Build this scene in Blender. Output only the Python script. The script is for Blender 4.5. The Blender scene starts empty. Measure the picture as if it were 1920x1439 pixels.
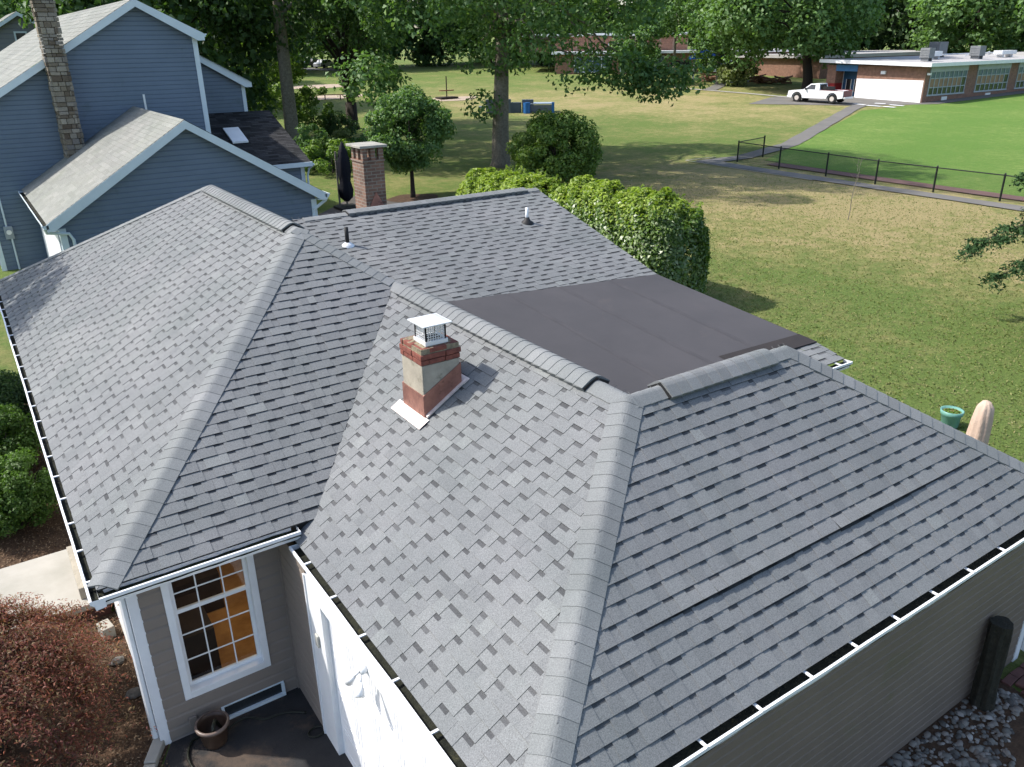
import bpy, math, random
import numpy as np
from mathutils import Vector, Matrix
S = bpy.context.scene
random.seed(7)
# ------------------------------------------------------------------ camera
CP = np.array([-2.03888, -7.32286, 4.68723])
YAW, PIT, ROLL, FPX = -0.590647, -0.402210, -0.014013, 1509.898
_fw = np.array([-math.sin(YAW)*math.cos(PIT), math.cos(YAW)*math.cos(PIT), math.sin(PIT)])
_rt = np.array([math.cos(YAW), math.sin(YAW), 0.0]); _up = np.cross(_rt, _fw)
_r = _rt*math.cos(ROLL)+_up*math.sin(ROLL); _u = _up*math.cos(ROLL)-_rt*math.sin(ROLL)
cam = bpy.data.cameras.new('camera'); co = bpy.data.objects.new('camera', cam)
S.collection.objects.link(co)
M = Matrix(((_r[0], _u[0], -_fw[0], CP[0]), (_r[1], _u[1], -_fw[1], CP[1]), (_r[2], _u[2], -_fw[2], CP[2]), (0, 0, 0, 1)))
co.matrix_world = M
cam.sensor_width = 36; cam.lens = FPX/1920*36; cam.clip_end = 3000; cam.clip_start = 0.1
S.camera = co
# ------------------------------------------------------------------ light
ELEV, AZ = math.radians(49), math.radians(41)
sd = Vector((-math.cos(AZ)*math.cos(ELEV), math.sin(AZ)*math.cos(ELEV), math.sin(ELEV)))
sun = bpy.data.lights.new('sun', 'SUN'); so = bpy.data.objects.new('sun', sun); S.collection.objects.link(so)
sun.energy = 3.3; sun.angle = math.radians(1.0); sun.color = (1, .955, .89)
so.rotation_euler = sd.to_track_quat('Z', 'Y').to_euler()
W = bpy.data.worlds.new('World'); S.world = W; W.use_nodes = True
nt = W.node_tree; bg = nt.nodes['Background']
sky = nt.nodes.new('ShaderNodeTexSky'); sky.sky_type = 'NISHITA'; sky.sun_disc = False
sky.sun_elevation = ELEV; sky.sun_rotation = math.atan2(sd.x, sd.y); sky.dust_density = 2.0
nt.links.new(sky.outputs[0], bg.inputs[0]); bg.inputs[1].default_value = 0.15
S.view_settings.view_transform = 'Standard'; S.view_settings.look = 'None'
S.view_settings.exposure = 0.90; S.view_settings.gamma = 1.0
S.cycles.max_bounces = 6; S.cycles.transparent_max_bounces = 12

# ------------------------------------------------------------------ ground height and pixel helper
G = -2.45
FH = _fw[:2]/np.linalg.norm(_fw[:2])
def gz(x, y):
    t = (x-CP[0])*FH[0]+(y-CP[1])*FH[1]
    return G+.24*math.log1p(math.exp(min((t-55)/8, 50)))
def at(px, py, dz=0.0):
    d = _fw+_r*(px-960)/FPX-_u*(py-719.5)/FPX
    lo, hi = 1.0, 600.0
    for _ in range(50):
        m = (lo+hi)/2; P = CP+d*m
        if P[2]-gz(P[0], P[1])-dz > 0: lo = m
        else: hi = m
    P = CP+d*lo
    return (float(P[0]), float(P[1]), float(P[2]))

# ------------------------------------------------------------------ helpers
def lk(o): S.collection.objects.link(o); return o
def tag(o, label=None, cat=None, group=None, kind=None):
    if label: o['label'] = label
    if cat: o['category'] = cat
    if group: o['group'] = group
    if kind: o['kind'] = kind
    return o
def thing(name, label, cat, loc=(0, 0, 0), rz=0, group=None):
    o = bpy.data.objects.new(name, None); lk(o); o.location = loc; o.rotation_euler = (0, 0, rz)
    o.empty_display_size = .2
    return tag(o, label, cat, group)
def off(o):
    v = Vector((0, 0, 0))
    while o is not None: v += Vector(o.location); o = o.parent
    return v
class MB:
    def __init__(s): s.v = []; s.f = []; s.m = []; s.t = []
    def face(s, pts, m=0, t=0.5):
        n = len(s.v); s.v += [tuple(p) for p in pts]; s.f.append(tuple(range(n, n+len(pts)))); s.m.append(m); s.t.append(t)
    def box(s, c, d, R=None, m=0, t=0.5, taper=1.0):
        n = len(s.v); hx, hy, hz = d[0]/2, d[1]/2, d[2]/2
        for z in (-hz, hz):
            k = taper if z > 0 else 1
            for x, y in ((-hx, -hy), (hx, -hy), (hx, hy), (-hx, hy)):
                p = Vector((x*k, y*k, z))
                if R is not None: p = R @ p
                s.v.append((c[0]+p.x, c[1]+p.y, c[2]+p.z))
        for q in ((0, 3, 2, 1), (4, 5, 6, 7), (0, 1, 5, 4), (1, 2, 6, 5), (2, 3, 7, 6), (3, 0, 4, 7)):
            s.f.append(tuple(n+i for i in q)); s.m.append(m); s.t.append(t)
        return s
    def bb(s, x0, x1, y0, y1, z0, z1, m=0, t=.5):
        return s.box(((x0+x1)/2, (y0+y1)/2, (z0+z1)/2), (x1-x0, y1-y0, z1-z0), None, m, t)
    def prism(s, poly, ext, m=0, t=.5):
        e = Vector(ext); A = [Vector(p) for p in poly]; B = [p+e for p in A]
        s.face(A[::-1], m, t); s.face(B, m, t)
        for i in range(len(A)):
            j = (i+1) % len(A); s.face((A[i], A[j], B[j], B[i]), m, t)
        return s
    def tube(s, pts, rad, n=8, m=0, cap=True, t=.5, wob=0):
        pts = [Vector(p) for p in pts]; rings = []
        if not hasattr(rad, '__len__'): rad = [rad]*len(pts)
        ref = Vector((0.31, 0.17, 0.93)).normalized()
        for i, p in enumerate(pts):
            d = (pts[min(i+1, len(pts)-1)]-pts[max(i-1, 0)]).normalized()
            a = d.cross(ref)
            if a.length < .15: a = d.cross(Vector((1, 0, 0)))
            a.normalize(); b = d.cross(a)
            n0 = len(s.v)
            for k in range(n):
                th = 2*math.pi*k/n; r = rad[i]*(1+wob*math.sin(k*2.4+i*.3))
                q = p+a*math.cos(th)*r+b*math.sin(th)*r; s.v.append(tuple(q))
            rings.append(n0)
        for i in range(len(rings)-1):
            for k in range(n):
                k2 = (k+1) % n
                s.f.append((rings[i]+k, rings[i]+k2, rings[i+1]+k2, rings[i+1]+k)); s.m.append(m); s.t.append(t)
        if cap:
            s.f.append(tuple(rings[0]+k for k in range(n))[::-1]); s.m.append(m); s.t.append(t)
            s.f.append(tuple(rings[-1]+k for k in range(n))); s.m.append(m); s.t.append(t)
        return s
    def lathe(s, prof, c, n=20, m=0):
        rings = []
        for r, z in prof:
            rings.append(len(s.v))
            for k in range(n):
                th = 2*math.pi*k/n; s.v.append((c[0]+r*math.cos(th), c[1]+r*math.sin(th), c[2]+z))
        for i in range(len(rings)-1):
            for k in range(n):
                k2 = (k+1) % n
                s.f.append((rings[i]+k, rings[i]+k2, rings[i+1]+k2, rings[i+1]+k)); s.m.append(m); s.t.append(.5)
        return s
    def build(s, name, mats, parent=None, smooth=False, local=False, bevel=0):
        if not isinstance(mats, (list, tuple)): mats = [mats]
        o_ = Vector((0, 0, 0)) if (parent is None or local) else off(parent)
        me = bpy.data.meshes.new(name)
        me.from_pydata([(a[0]-o_.x, a[1]-o_.y, a[2]-o_.z) for a in s.v], [], s.f)
        for mm in mats: me.materials.append(mm)
        me.polygons.foreach_set('material_index', s.m)
        at_ = me.attributes.new('tone', 'FLOAT', 'FACE'); at_.data.foreach_set('value', s.t)
        if smooth: me.polygons.foreach_set('use_smooth', [True]*len(s.f))
        me.update()
        o = lk(bpy.data.objects.new(name, me))
        if parent is not None: o.parent = parent
        if bevel:
            b = o.modifiers.new('bevel', 'BEVEL'); b.width = bevel; b.segments = 2; b.limit_method = 'ANGLE'
        return o
def clip(poly, a, b, c):      # keep points with a*x+b*y<=c (2D)
    out = []
    for i in range(len(poly)):
        p, q = poly[i], poly[(i+1) % len(poly)]
        dp = a*p[0]+b*p[1]-c; dq = a*q[0]+b*q[1]-c
        if dp <= 0: out.append(p)
        if (dp < 0 < dq) or (dq < 0 < dp):
            k = dp/(dp-dq); out.append((p[0]+(q[0]-p[0])*k, p[1]+(q[1]-p[1])*k))
    return out
def clip_convex(poly, conv):
    n = len(conv)
    for i in range(n):
        x0, y0 = conv[i]; x1, y1 = conv[(i+1) % n]
        poly = clip(poly, (y1-y0), -(x1-x0), (y1-y0)*x0-(x1-x0)*y0)
        if len(poly) < 3: return []
    return poly
def area2(P): return sum(P[i][0]*P[(i+1) % len(P)][1]-P[(i+1) % len(P)][0]*P[i][1] for i in range(len(P)))
def xrange_at(conv, v):
    xs = []
    for i in range(len(conv)):
        p, q = conv[i], conv[(i+1) % len(conv)]
        if (p[1]-v)*(q[1]-v) <= 0 and abs(p[1]-q[1]) > 1e-9:
            k = (v-p[1])/(q[1]-p[1]); xs.append(p[0]+(q[0]-p[0])*k)
    return (min(xs), max(xs)) if len(xs) > 1 else None

# ------------------------------------------------------------------ materials
def N(nt, t, **k):
    n = nt.nodes.new(t)
    for a, b in k.items(): setattr(n, a, b)
    return n
def mk(name):
    m = bpy.data.materials.new(name); m.use_nodes = True
    return m, m.node_tree, m.node_tree.nodes['Principled BSDF']
def ramp(nt, stops, fac):
    r = N(nt, 'ShaderNodeValToRGB'); e = r.color_ramp.elements
    while len(e) < len(stops): e.new(.5)
    for i, (p, c) in enumerate(stops): e[i].position = p; e[i].color = (*c, 1)
    nt.links.new(fac, r.inputs[0]); return r.outputs[0]
def noise(nt, scale, detail=4, rough=.6, vec=None):
    n = N(nt, 'ShaderNodeTexNoise'); n.inputs['Scale'].default_value = scale; n.inputs['Detail'].default_value = detail
    n.inputs['Roughness'].default_value = rough
    if vec is None:
        tc = N(nt, 'ShaderNodeTexCoord'); vec = tc.outputs['Object']
    nt.links.new(vec, n.inputs['Vector']); return n.outputs['Fac']
def mixc(nt, a, b, f, mode='MIX'):
    m = N(nt, 'ShaderNodeMix', data_type='RGBA', blend_type=mode)
    for s, v in ((m.inputs[6], a), (m.inputs[7], b), (m.inputs[0], f)):
        if hasattr(v, 'is_output') or isinstance(v, bpy.types.NodeSocket): nt.links.new(v, s)
        elif isinstance(v, (int, float)): s.default_value = v
        else: s.default_value = (*v, 1)
    return m.outputs[2]
def bump(nt, b, h, strength=.4, dist=.01):
    n = N(nt, 'ShaderNodeBump'); n.inputs['Strength'].default_value = strength; n.inputs['Distance'].default_value = dist
    nt.links.new(h, n.inputs['Height']); nt.links.new(n.outputs[0], b.inputs['Normal'])
def simple(name, c1, c2=None, scale=4, rough=.8, bs=0, bst=.3, bd=.01, metal=0, spec=.3, stain=None):
    m, nt, b = mk(name)
    b.inputs['Roughness'].default_value = rough; b.inputs['Metallic'].default_value = metal
    b.inputs['Specular IOR Level'].default_value = spec
    if c2 is None: c2 = tuple(x*.82 for x in c1)
    col = ramp(nt, [(.32, c2), (.68, c1)], noise(nt, scale, 6, .65))
    if stain: col = mixc(nt, col, stain[0], ramp(nt, [(stain[2], (0, 0, 0)), (min(1, stain[2]+.2), (1, 1, 1))], noise(nt, stain[1], 5, .7)))
    nt.links.new(col, b.inputs['Base Color'])
    if bs: bump(nt, b, noise(nt, bs, 4, .7), bst, bd)
    return m
def shingle_mat(name, stops, grain=105, gs=.5, moss=None):
    m, nt, b = mk(name); b.inputs['Roughness'].default_value = .93; b.inputs['Specular IOR Level'].default_value = .25
    a = N(nt, 'ShaderNodeAttribute', attribute_name='tone')
    col = ramp(nt, stops, a.outputs['Fac'])
    g = ramp(nt, [(.28, (1-gs,)*3), (.5, (1,)*3), (.75, (1+gs*1.1,)*3)], noise(nt, grain, 3, .85))
    col = mixc(nt, col, g, 1.0, 'MULTIPLY')
    L = ramp(nt, [(.3, (.88, .90, .90)), (.7, (1.12, 1.09, 1.10))], noise(nt, .9, 5, .6))
    col = mixc(nt, col, L, 1.0, 'MULTIPLY')
    L2 = ramp(nt, [(.35, (.93, .93, .94)), (.65, (1.07, 1.07, 1.05))], noise(nt, .28, 3, .6)); col = mixc(nt, col, L2, 1.0, 'MULTIPLY')
    if moss: col = mixc(nt, col, moss, ramp(nt, [(.5, (0,)*3), (.75, (.5,)*3)], noise(nt, 1.3, 5, .65)))
    nt.links.new(col, b.inputs['Base Color'])
    bump(nt, b, noise(nt, grain, 3, .8), .35, .004)
    return m
def leaf_mat(name, cols, rough=.55, trans=.33, spec=.35):
    m, nt, b = mk(name)
    b.inputs['Roughness'].default_value = rough; b.inputs['Specular IOR Level'].default_value = spec
    g = N(nt, 'ShaderNodeNewGeometry')
    col = ramp(nt, [(i/(len(cols)-1), c) for i, c in enumerate(cols)], g.outputs['Random Per Island'])
    a = N(nt, 'ShaderNodeAttribute', attribute_name='tone')
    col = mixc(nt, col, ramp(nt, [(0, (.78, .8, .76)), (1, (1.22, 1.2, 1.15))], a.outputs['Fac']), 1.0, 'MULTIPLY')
    nt.links.new(col, b.inputs['Base Color'])
    tr = N(nt, 'ShaderNodeBsdfTranslucent'); mx = N(nt, 'ShaderNodeMixShader'); mx.inputs[0].default_value = trans
    tc = mixc(nt, col, (1.35, 1.5, .6), 1.0, 'MULTIPLY'); nt.links.new(tc, tr.inputs[0])
    out = nt.nodes['Material Output']
    nt.links.new(b.outputs[0], mx.inputs[1]); nt.links.new(tr.outputs[0], mx.inputs[2]); nt.links.new(mx.outputs[0], out.inputs[0])
    return m
def brick_mat(name, c1, c2, mortar, bw=.2, bh=.075, msize=.012, big=None, stain=(.75, .9)):
    m, nt, b = mk(name); b.inputs['Roughness'].default_value = .9
    tc = N(nt, 'ShaderNodeTexCoord'); sp = N(nt, 'ShaderNodeSeparateXYZ'); nt.links.new(tc.outputs['Object'], sp.inputs[0])
    ad = N(nt, 'ShaderNodeMath', operation='ADD'); nt.links.new(sp.outputs[0], ad.inputs[0]); nt.links.new(sp.outputs[1], ad.inputs[1])
    cb = N(nt, 'ShaderNodeCombineXYZ'); nt.links.new(ad.outputs[0], cb.inputs[0]); nt.links.new(sp.outputs[2], cb.inputs[1])
    br = N(nt, 'ShaderNodeTexBrick'); nt.links.new(cb.outputs[0], br.inputs['Vector'])
    br.inputs['Scale'].default_value = 1; br.inputs['Brick Width'].default_value = bw; br.inputs['Row Height'].default_value = bh
    br.inputs['Mortar Size'].default_value = msize; br.inputs['Color1'].default_value = (*c1, 1); br.inputs['Color2'].default_value = (*c2, 1)
    br.inputs['Mortar'].default_value = (*mortar, 1); br.inputs['Bias'].default_value = -.1
    col = mixc(nt, br.outputs['Color'], ramp(nt, [(.3, (.65,)*3), (.7, (1.2,)*3)], noise(nt, 3, 6, .7)), 1.0, 'MULTIPLY')
    nt.links.new(col, b.inputs['Base Color'])
    bump(nt, b, br.outputs['Fac'], -.5, .01)
    return m
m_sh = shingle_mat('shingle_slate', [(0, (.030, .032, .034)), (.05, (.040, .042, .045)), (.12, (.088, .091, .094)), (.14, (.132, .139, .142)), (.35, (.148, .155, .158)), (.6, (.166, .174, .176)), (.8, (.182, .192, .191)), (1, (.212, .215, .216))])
m_cap = shingle_mat('shingle_cap', [(0, (.155, .163, .163)), (.5, (.172, .182, .182)), (1, (.194, .203, .204))], gs=.35)
m_shp = shingle_mat('shingle_pale', [(0, (.185, .19, .17)), (.5, (.205, .21, .19)), (1, (.23, .235, .212))], grain=60, moss=(.19, .205, .16))
m_shd = shingle_mat('shingle_dark', [(0, (.012, .012, .012)), (.4, (.028, .028, .029)), (1, (.05, .049, .05))], grain=60)
m_white = simple('white_paint', (.80, .81, .82), (.70, .715, .72), 2.2, .45, spec=.4, stain=((.45, .44, .40), 9, .78))
m_trim = simple('white_trim', (.78, .79, .80), (.7, .71, .73), 3, .5)
m_door = simple('garage_door_white', (.82, .83, .84), (.76, .77, .78), 1.2, .4, stain=((.6, .6, .58), 14, .74))
m_black = simple('black_plastic', (.012, .012, .012), (.02, .02, .02), 8, .6)
m_side = simple('taupe_siding', (.235, .198, .168), (.205, .172, .146), 1.3, .62, bs=90, bst=.08, stain=((.14, .14, .05), 1.6, .62))
m_side2 = simple('dark_taupe_siding', (.185, .145, .118), (.155, .122, .098), 1.3, .62, bs=90, bst=.08, stain=((.125, .115, .06), 1.1, .6))  # darker copy of the taupe siding, used on the near wall
m_sidew = simple('white_siding', (.74, .74, .72), (.68, .68, .66), 1.3, .6)
m_blue = simple('blue_siding', (.145, .188, .25), (.12, .158, .21), .5, .6, stain=((.085, .12, .13), .8, .6))
m_greys = simple('grey_siding', (.2, .205, .22), (.17, .175, .19), .8, .7)
m_bluetrim = simple('pale_blue_trim', (.62, .70, .74), (.55, .63, .67), 2, .55)
m_mem = simple('rolled_membrane', (.064, .061, .065), (.048, .047, .051), .55, .85, bs=120, bst=.25, bd=.004, stain=((.082, .072, .070), .9, .62))
m_mem3 = simple('membrane_seam', (.060, .057, .061), (.046, .045, .049), 2.5, .85, bs=120, bst=.3)
m_mem2 = simple('membrane_edge', (.030, .025, .024), (.024, .021, .021), 3, .85)
m_debris = simple('gutter_debris', (.030, .032, .020), (.008, .010, .008), 9, .95, bs=40, bst=.8, bd=.02, stain=((.10, .09, .035), 5, .62))
m_conc = simple('old_concrete', (.40, .36, .29), (.27, .245, .20), 4, .95, bs=60, bst=.5, stain=((.12, .115, .08), 7, .56))
m_slab = simple('slab_stone', (.36, .34, .29), (.24, .23, .20), 5, .9, bs=40)
m_concl = simple('walk_concrete', (.38, .36, .32), (.30, .29, .25), 1.6, .9, bs=80, bst=.3, stain=((.3, .29, .25), 4, .66))
m_redb = simple('chimney_red_brick', (.25, .085, .06), (.13, .045, .036), 14, .9, bs=70, bst=.7, stain=((.35, .28, .2), 16, .68))
m_mort = simple('crumbled_mortar', (.36, .30, .20), (.14, .12, .085), 18, .95, bs=50, bst=.9, bd=.02)
m_copper = simple('copper_flashing', (.42, .205, .155), (.25, .12, .095), 7, .42, metal=.5, bs=30, bst=.25, stain=((.13, .07, .055), 12, .56))
m_galv = simple('galvanised_cap', (.78, .79, .80), (.66, .67, .68), 8, .42, metal=.3)
m_flashw = simple('bright_flashing', (.74, .68, .64), (.60, .48, .43), 12, .4, metal=.2)
m_brick = brick_mat('patio_brick', (.22, .12, .08), (.13, .075, .055), (.22, .19, .15), .2, .067, .009)
m_sbrick = brick_mat('school_brick', (.27, .12, .075), (.20, .085, .055), (.24, .19, .15), .25, .09, .012)
m_stone = shingle_mat('chimney_stone', [(0, (.10, .075, .055)), (.3, (.19, .16, .12)), (.6, (.27, .24, .19)), (.85, (.2, .18, .16)), (1, (.36, .32, .25))], grain=25, gs=.3)
m_asph = simple('driveway_asphalt', (.034, .033, .033), (.018, .018, .019), 2.2, .8, bs=70, bst=.5, stain=((.10, .07, .05), 1.5, .5))
m_path = simple('path_asphalt', (.165, .155, .14), (.125, .12, .11), .6, .9)
m_pathl = simple('path_concrete', (.36, .34, .30), (.28, .27, .24), .6, .9)
m_redt = simple('red_dirt_strip', (.15, .085, .075), (.11, .07, .06), .5, .95)
m_moss = simple('mossy_debris', (.035, .045, .018), (.010, .014, .008), 6, .95, bs=40, bst=.8, bd=.02)
m_sand = simple('play_sand', (.42, .33, .25), (.34, .27, .2), .5, .95)
m_soil = simple('mulch_soil', (.105, .062, .036), (.05, .03, .018), 7, .95, bs=35, bst=1.0, bd=.03, stain=((.20, .13, .08), 12, .6))
m_bark = simple('bark', (.26, .23, .185), (.13, .115, .09), 9, .95, bs=22, bst=.9, bd=.04)
m_barkd = simple('bark_dark', (.05, .04, .032), (.025, .02, .017), 9, .95, bs=22, bst=.9, bd=.04)
m_log = simple('weathered_log', (.04, .036, .026), (.018, .018, .013), 16, .9, bs=30, bst=1.0, bd=.03)
m_glassd = simple('dark_window_glass', (.03, .035, .04), (.015, .018, .02), 1, .12, spec=.6)
m_tan = simple('window_shade', (.34, .215, .12), (.19, .12, .07), 2, .5)
m_roofgr = simple('school_roof_gravel', (.42, .41, .40), (.33, .32, .32), .3, .95)
m_teal = simple('teal_glaze', (.17, .36, .30), (.12, .28, .24), 9, .35, stain=((.25, .45, .38), 20, .62))
m_beige = simple('beige_cover', (.55, .42, .33), (.46, .34, .26), 6, .85, bs=12, bst=.5, bd=.03)
m_navy = simple('navy_canvas', (.008, .009, .016), (.004, .005, .01), 8, .8, bs=10, bst=.8, bd=.03)
m_potb = simple('brown_glaze', (.075, .045, .030), (.045, .028, .02), 8, .35)
m_paver = brick_mat('patio_pavers', (.2, .15, .13), (.15, .12, .11), (.08, .07, .06), .3, .3, .012)
m_brpav = simple('brick_paver', (.16, .07, .055), (.10, .05, .042), 6, .9)
m_redbase = simple('step_brick', (.10, .045, .035), (.06, .03, .025), 12, .9, bs=40)
m_orange = simple('varnished_floor', (.52, .27, .09), (.30, .14, .045), 3.5, .4)
m_brownin = simple('brown_interior', (.11, .06, .03), (.07, .035, .02), 2, .7)
m_grass = None
def clear_glass():
    m, nt, b = mk('window_glass'); out = nt.nodes['Material Output']
    gl = N(nt, 'ShaderNodeBsdfGlossy'); gl.inputs['Roughness'].default_value = .03
    tr = N(nt, 'ShaderNodeBsdfTransparent'); tr.inputs[0].default_value = (.85, .87, .86, 1)
    fr = N(nt, 'ShaderNodeFresnel'); fr.inputs[0].default_value = 1.5; mx = N(nt, 'ShaderNodeMixShader')
    nt.links.new(fr.outputs[0], mx.inputs[0]); nt.links.new(tr.outputs[0], mx.inputs[1]); nt.links.new(gl.outputs[0], mx.inputs[2])
    nt.links.new(mx.outputs[0], out.inputs[0]); return m
m_glass = clear_glass()
def mesh_wire(name, cov):
    m, nt, b = mk(name); out = nt.nodes['Material Output']; b.inputs['Base Color'].default_value = (.012, .014, .013, 1)
    tr = N(nt, 'ShaderNodeBsdfTransparent'); mx = N(nt, 'ShaderNodeMixShader'); mx.inputs[0].default_value = cov
    nt.links.new(tr.outputs[0], mx.inputs[1]); nt.links.new(b.outputs[0], mx.inputs[2]); nt.links.new(mx.outputs[0], out.inputs[0]); return m
m_link = mesh_wire('chain_link', .16)
def grass_mat(name, green, dry, wear):
    m, nt, b = mk(name); b.inputs['Roughness'].default_value = .95; b.inputs['Specular IOR Level'].default_value = .1
    a = N(nt, 'ShaderNodeAttribute', attribute_name='dry')
    n1 = noise(nt, .22, 7, .72); n2 = noise(nt, 2.2, 6, .75); n3 = noise(nt, 14, 4, .8)
    def math_(op, x, y):
        k = N(nt, 'ShaderNodeMath', operation=op)
        for s, v in ((k.inputs[0], x), (k.inputs[1], y)):
            if isinstance(v, (int, float)): s.default_value = v
            else: nt.links.new(v, s)
        return k.outputs[0]
    s_ = math_('ADD', math_('MULTIPLY', math_('SUBTRACT', n1, .5), 2.4), math_('MULTIPLY', math_('SUBTRACT', n2, .5), 2.2))
    s_ = math_('ADD', s_, a.outputs['Fac'])
    col = ramp(nt, [(.05, green), (.45, tuple((g+d)/2*.97 for g, d in zip(green, dry))), (.75, dry), (1, wear)], s_)
    g = ramp(nt, [(.25, (.6, .62, .6)), (.5, (1, 1, 1)), (.78, (1.45, 1.4, 1.4))], n3)
    col = mixc(nt, col, g, 1.0, 'MULTIPLY')
    g2 = ramp(nt, [(.3, (.8, .8, .8)), (.7, (1.2, 1.2, 1.2))], noise(nt, 60, 2, .8))
    col = mixc(nt, col, g2, 1.0, 'MULTIPLY')
    nt.links.new(col, b.inputs['Base Color'])
    bump(nt, b, noise(nt, 25, 4, .85), .9, .05)
    return m
m_lawn = grass_mat('lawn', (.112, .160, .042), (.235, .22, .088), (.30, .25, .122))
m_field = grass_mat('field_turf', (.105, .190, .040), (.165, .235, .062), (.21, .25, .085))

# ------------------------------------------------------------------ ground
DRY = [((58, 50), 16, .45), ((33, 14), 9, .55), ((24, 6), 6, .3), ((20, 2), 5, -.05), ((30, 30), 7, .12), ((48, 48), 5, -.25), ((43, 36), 6, -.35), ((16, 20), 8, .1), ((45, 75), 12, .3), ((21, 9), 3.5, -.45), ((17, -1), 5, -.25), ((30, 20), 8, .35), ((70, 60), 14, .3)]
def dryness(x, y):
    v = .17
    for (c, r, w) in DRY: v += w*math.exp(-((x-c[0])**2+(y-c[1])**2)/(2*r*r))
    return v
def ground():
    ts = [-60, -30, -12]+[i*1.5 for i in range(0, 110)]+[170, 180, 195, 215, 240, 280, 340, 420, 560, 900, 1600]
    ss = [-1200, -600, -300, -180, -120, -90]+[-75+i*1.5 for i in range(0, 101)]+[90, 120, 180, 300, 600, 1200]
    L = np.array([-FH[1], FH[0]]); V = []; dr = []
    for t in ts:
        for s in ss:
            x, y = CP[0]+FH[0]*t-L[0]*s, CP[1]+FH[1]*t-L[1]*s
            V.append((x, y, gz(x, y))); dr.append(dryness(x, y))
    F = []; n = len(ss)
    for i in range(len(ts)-1):
        for j in range(n-1): F.append((i*n+j, i*n+j+1, (i+1)*n+j+1, (i+1)*n+j)[::-1])
    me = bpy.data.meshes.new('ground'); me.from_pydata(V, [], F); me.materials.append(m_lawn)
    a = me.attributes.new('dry', 'FLOAT', 'POINT'); a.data.foreach_set('value', dr)
    me.polygons.foreach_set('use_smooth', [True]*len(F))
    return tag(lk(bpy.data.objects.new('ground', me)), kind='structure')
ground()
def drape(name, poly, mat, dz=.012, step=1.5, kind='structure', thick=0, dry=None):
    if area2(poly) < 0: poly = poly[::-1]
    # the clip keeps the left side of each edge
    xs = [p[0] for p in poly]; ys = [p[1] for p in poly]; b = MB(); 
    conv = poly
    nx = max(1, int((max(xs)-min(xs))/step)+1); ny = max(1, int((max(ys)-min(ys))/step)+1)
    for i in range(nx):
        for j in range(ny):
            x0, y0 = min(xs)+i*step, min(ys)+j*step
            c = [(x0, y0), (x0+step, y0), (x0+step, y0+step), (x0, y0+step)]
            for k in range(len(conv)):
                (ax, ay), (bx, by) = conv[k], conv[(k+1) % len(conv)]
                c = clip(c, (by-ay), -(bx-ax), (by-ay)*ax-(bx-ax)*ay)
                if len(c) < 3: break
            if len(c) >= 3: b.face([(p[0], p[1], gz(p[0], p[1])+dz) for p in c])
    o = b.build(name, mat)
    if dry is not None:
        me = o.data; a = me.attributes.new('dry', 'FLOAT', 'POINT'); a.data.foreach_set('value', [dry(v.co.x, v.co.y) for v in me.vertices])
    return tag(o, kind=kind) if kind else o
def strip(name, pts, w, mat, dz=.03, kind='structure'):
    b = MB(); P = []
    for i in range(len(pts)-1):
        a, c = pts[i], pts[i+1]; n = max(1, int(math.dist(a, c)/1.5))
        for k in range(n): P.append((a[0]+(c[0]-a[0])*k/n, a[1]+(c[1]-a[1])*k/n))
    P.append(tuple(pts[-1][:2])); L = []
    for i, p in enumerate(P):
        q0, q1 = P[max(0, i-1)], P[min(len(P)-1, i+1)]; d = math.hypot(q1[0]-q0[0], q1[1]-q0[1])
        nx, ny = -(q1[1]-q0[1])/d*w/2, (q1[0]-q0[0])/d*w/2
        wob = 1+.06*math.sin(i*1.7)
        L.append([(p[0]+s*nx*wob, p[1]+s*ny*wob, gz(p[0]+s*nx, p[1]+s*ny)+dz) for s in (1, -1)])
    for i in range(len(L)-1): b.face([L[i][1], L[i+1][1], L[i+1][0], L[i][0]])
    return tag(b.build(name, mat), kind=kind)
def ellipse(name, c, rx, ry, mat, dz=.03, n=24):
    b = MB(); b.face([(c[0]+rx*math.cos(a)*(1+.12*math.sin(3*a)), c[1]+ry*math.sin(a)*(1+.1*math.cos(4*a)), gz(c[0]+rx*math.cos(a), c[1]+ry*math.sin(a))+dz) for a in [2*math.pi*k/n for k in range(n)]])
    return tag(b.build(name, mat), kind='structure')
fpoly = [(39.6, 26.4), (70.6, 40.4), (79.5, 39.6), (150, 39), (150, -40), (39.2, -40)]
drape('sports_field', fpoly, m_field, .02, 2.5, dry=lambda x, y: .25+.25*math.sin((x*.35-y*.93)*.55)*.35)
strip('fence_path', [(36.5, 28.6), (36.45, 20), (36.5, 8), (36.9, -12)], 1.1, m_path, .045)
strip('diagonal_path', [(36.0, 28.2), (39.5, 28.0), (46.6, 30.0), (58, 35.6), (70.5, 41.6), (74.5, 43.0)], 1.25, m_path, .05)
strip('path_edging', [(35.75, 29.3), (35.7, 24), (35.75, 20)], .10, m_concl, .055)
strip('path_edging', [(35.75, 29.3), (38.2, 29.1)], .10, m_concl, .055)
strip('red_track', [(38.8, 25.2), (38.8, 8), (39.0, -12)], 1.1, m_redt, .05)
P_ = [at(1478, 186), at(1560, 202), at(1650, 207), at(1745, 199), (79.2, 40.2), (76.8, 46.6), (80.5, 52.5)]
drape('parking_asphalt', [(66, 50.5), (72.6, 42.6), (79.0, 38.6), (79.4, 40.2), (79.4, 53), (73, 53.5)], m_path, .035, 2)
strip('wall_apron', [(79.2, 39.2), (110, 39.2), (140, 39.2)], 1.6, m_path, .05)
for i, (a, b_) in enumerate([((1600, 196), (1622, 198)), ((1625, 199), (1652, 201)), ((1655, 201), (1678, 203)), ((1668, 198), (1694, 200)), ((1640, 195), (1660, 196))]):
    strip('parking_marking', [at(*a), at(*b_)], .5, m_white, .065)
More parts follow.
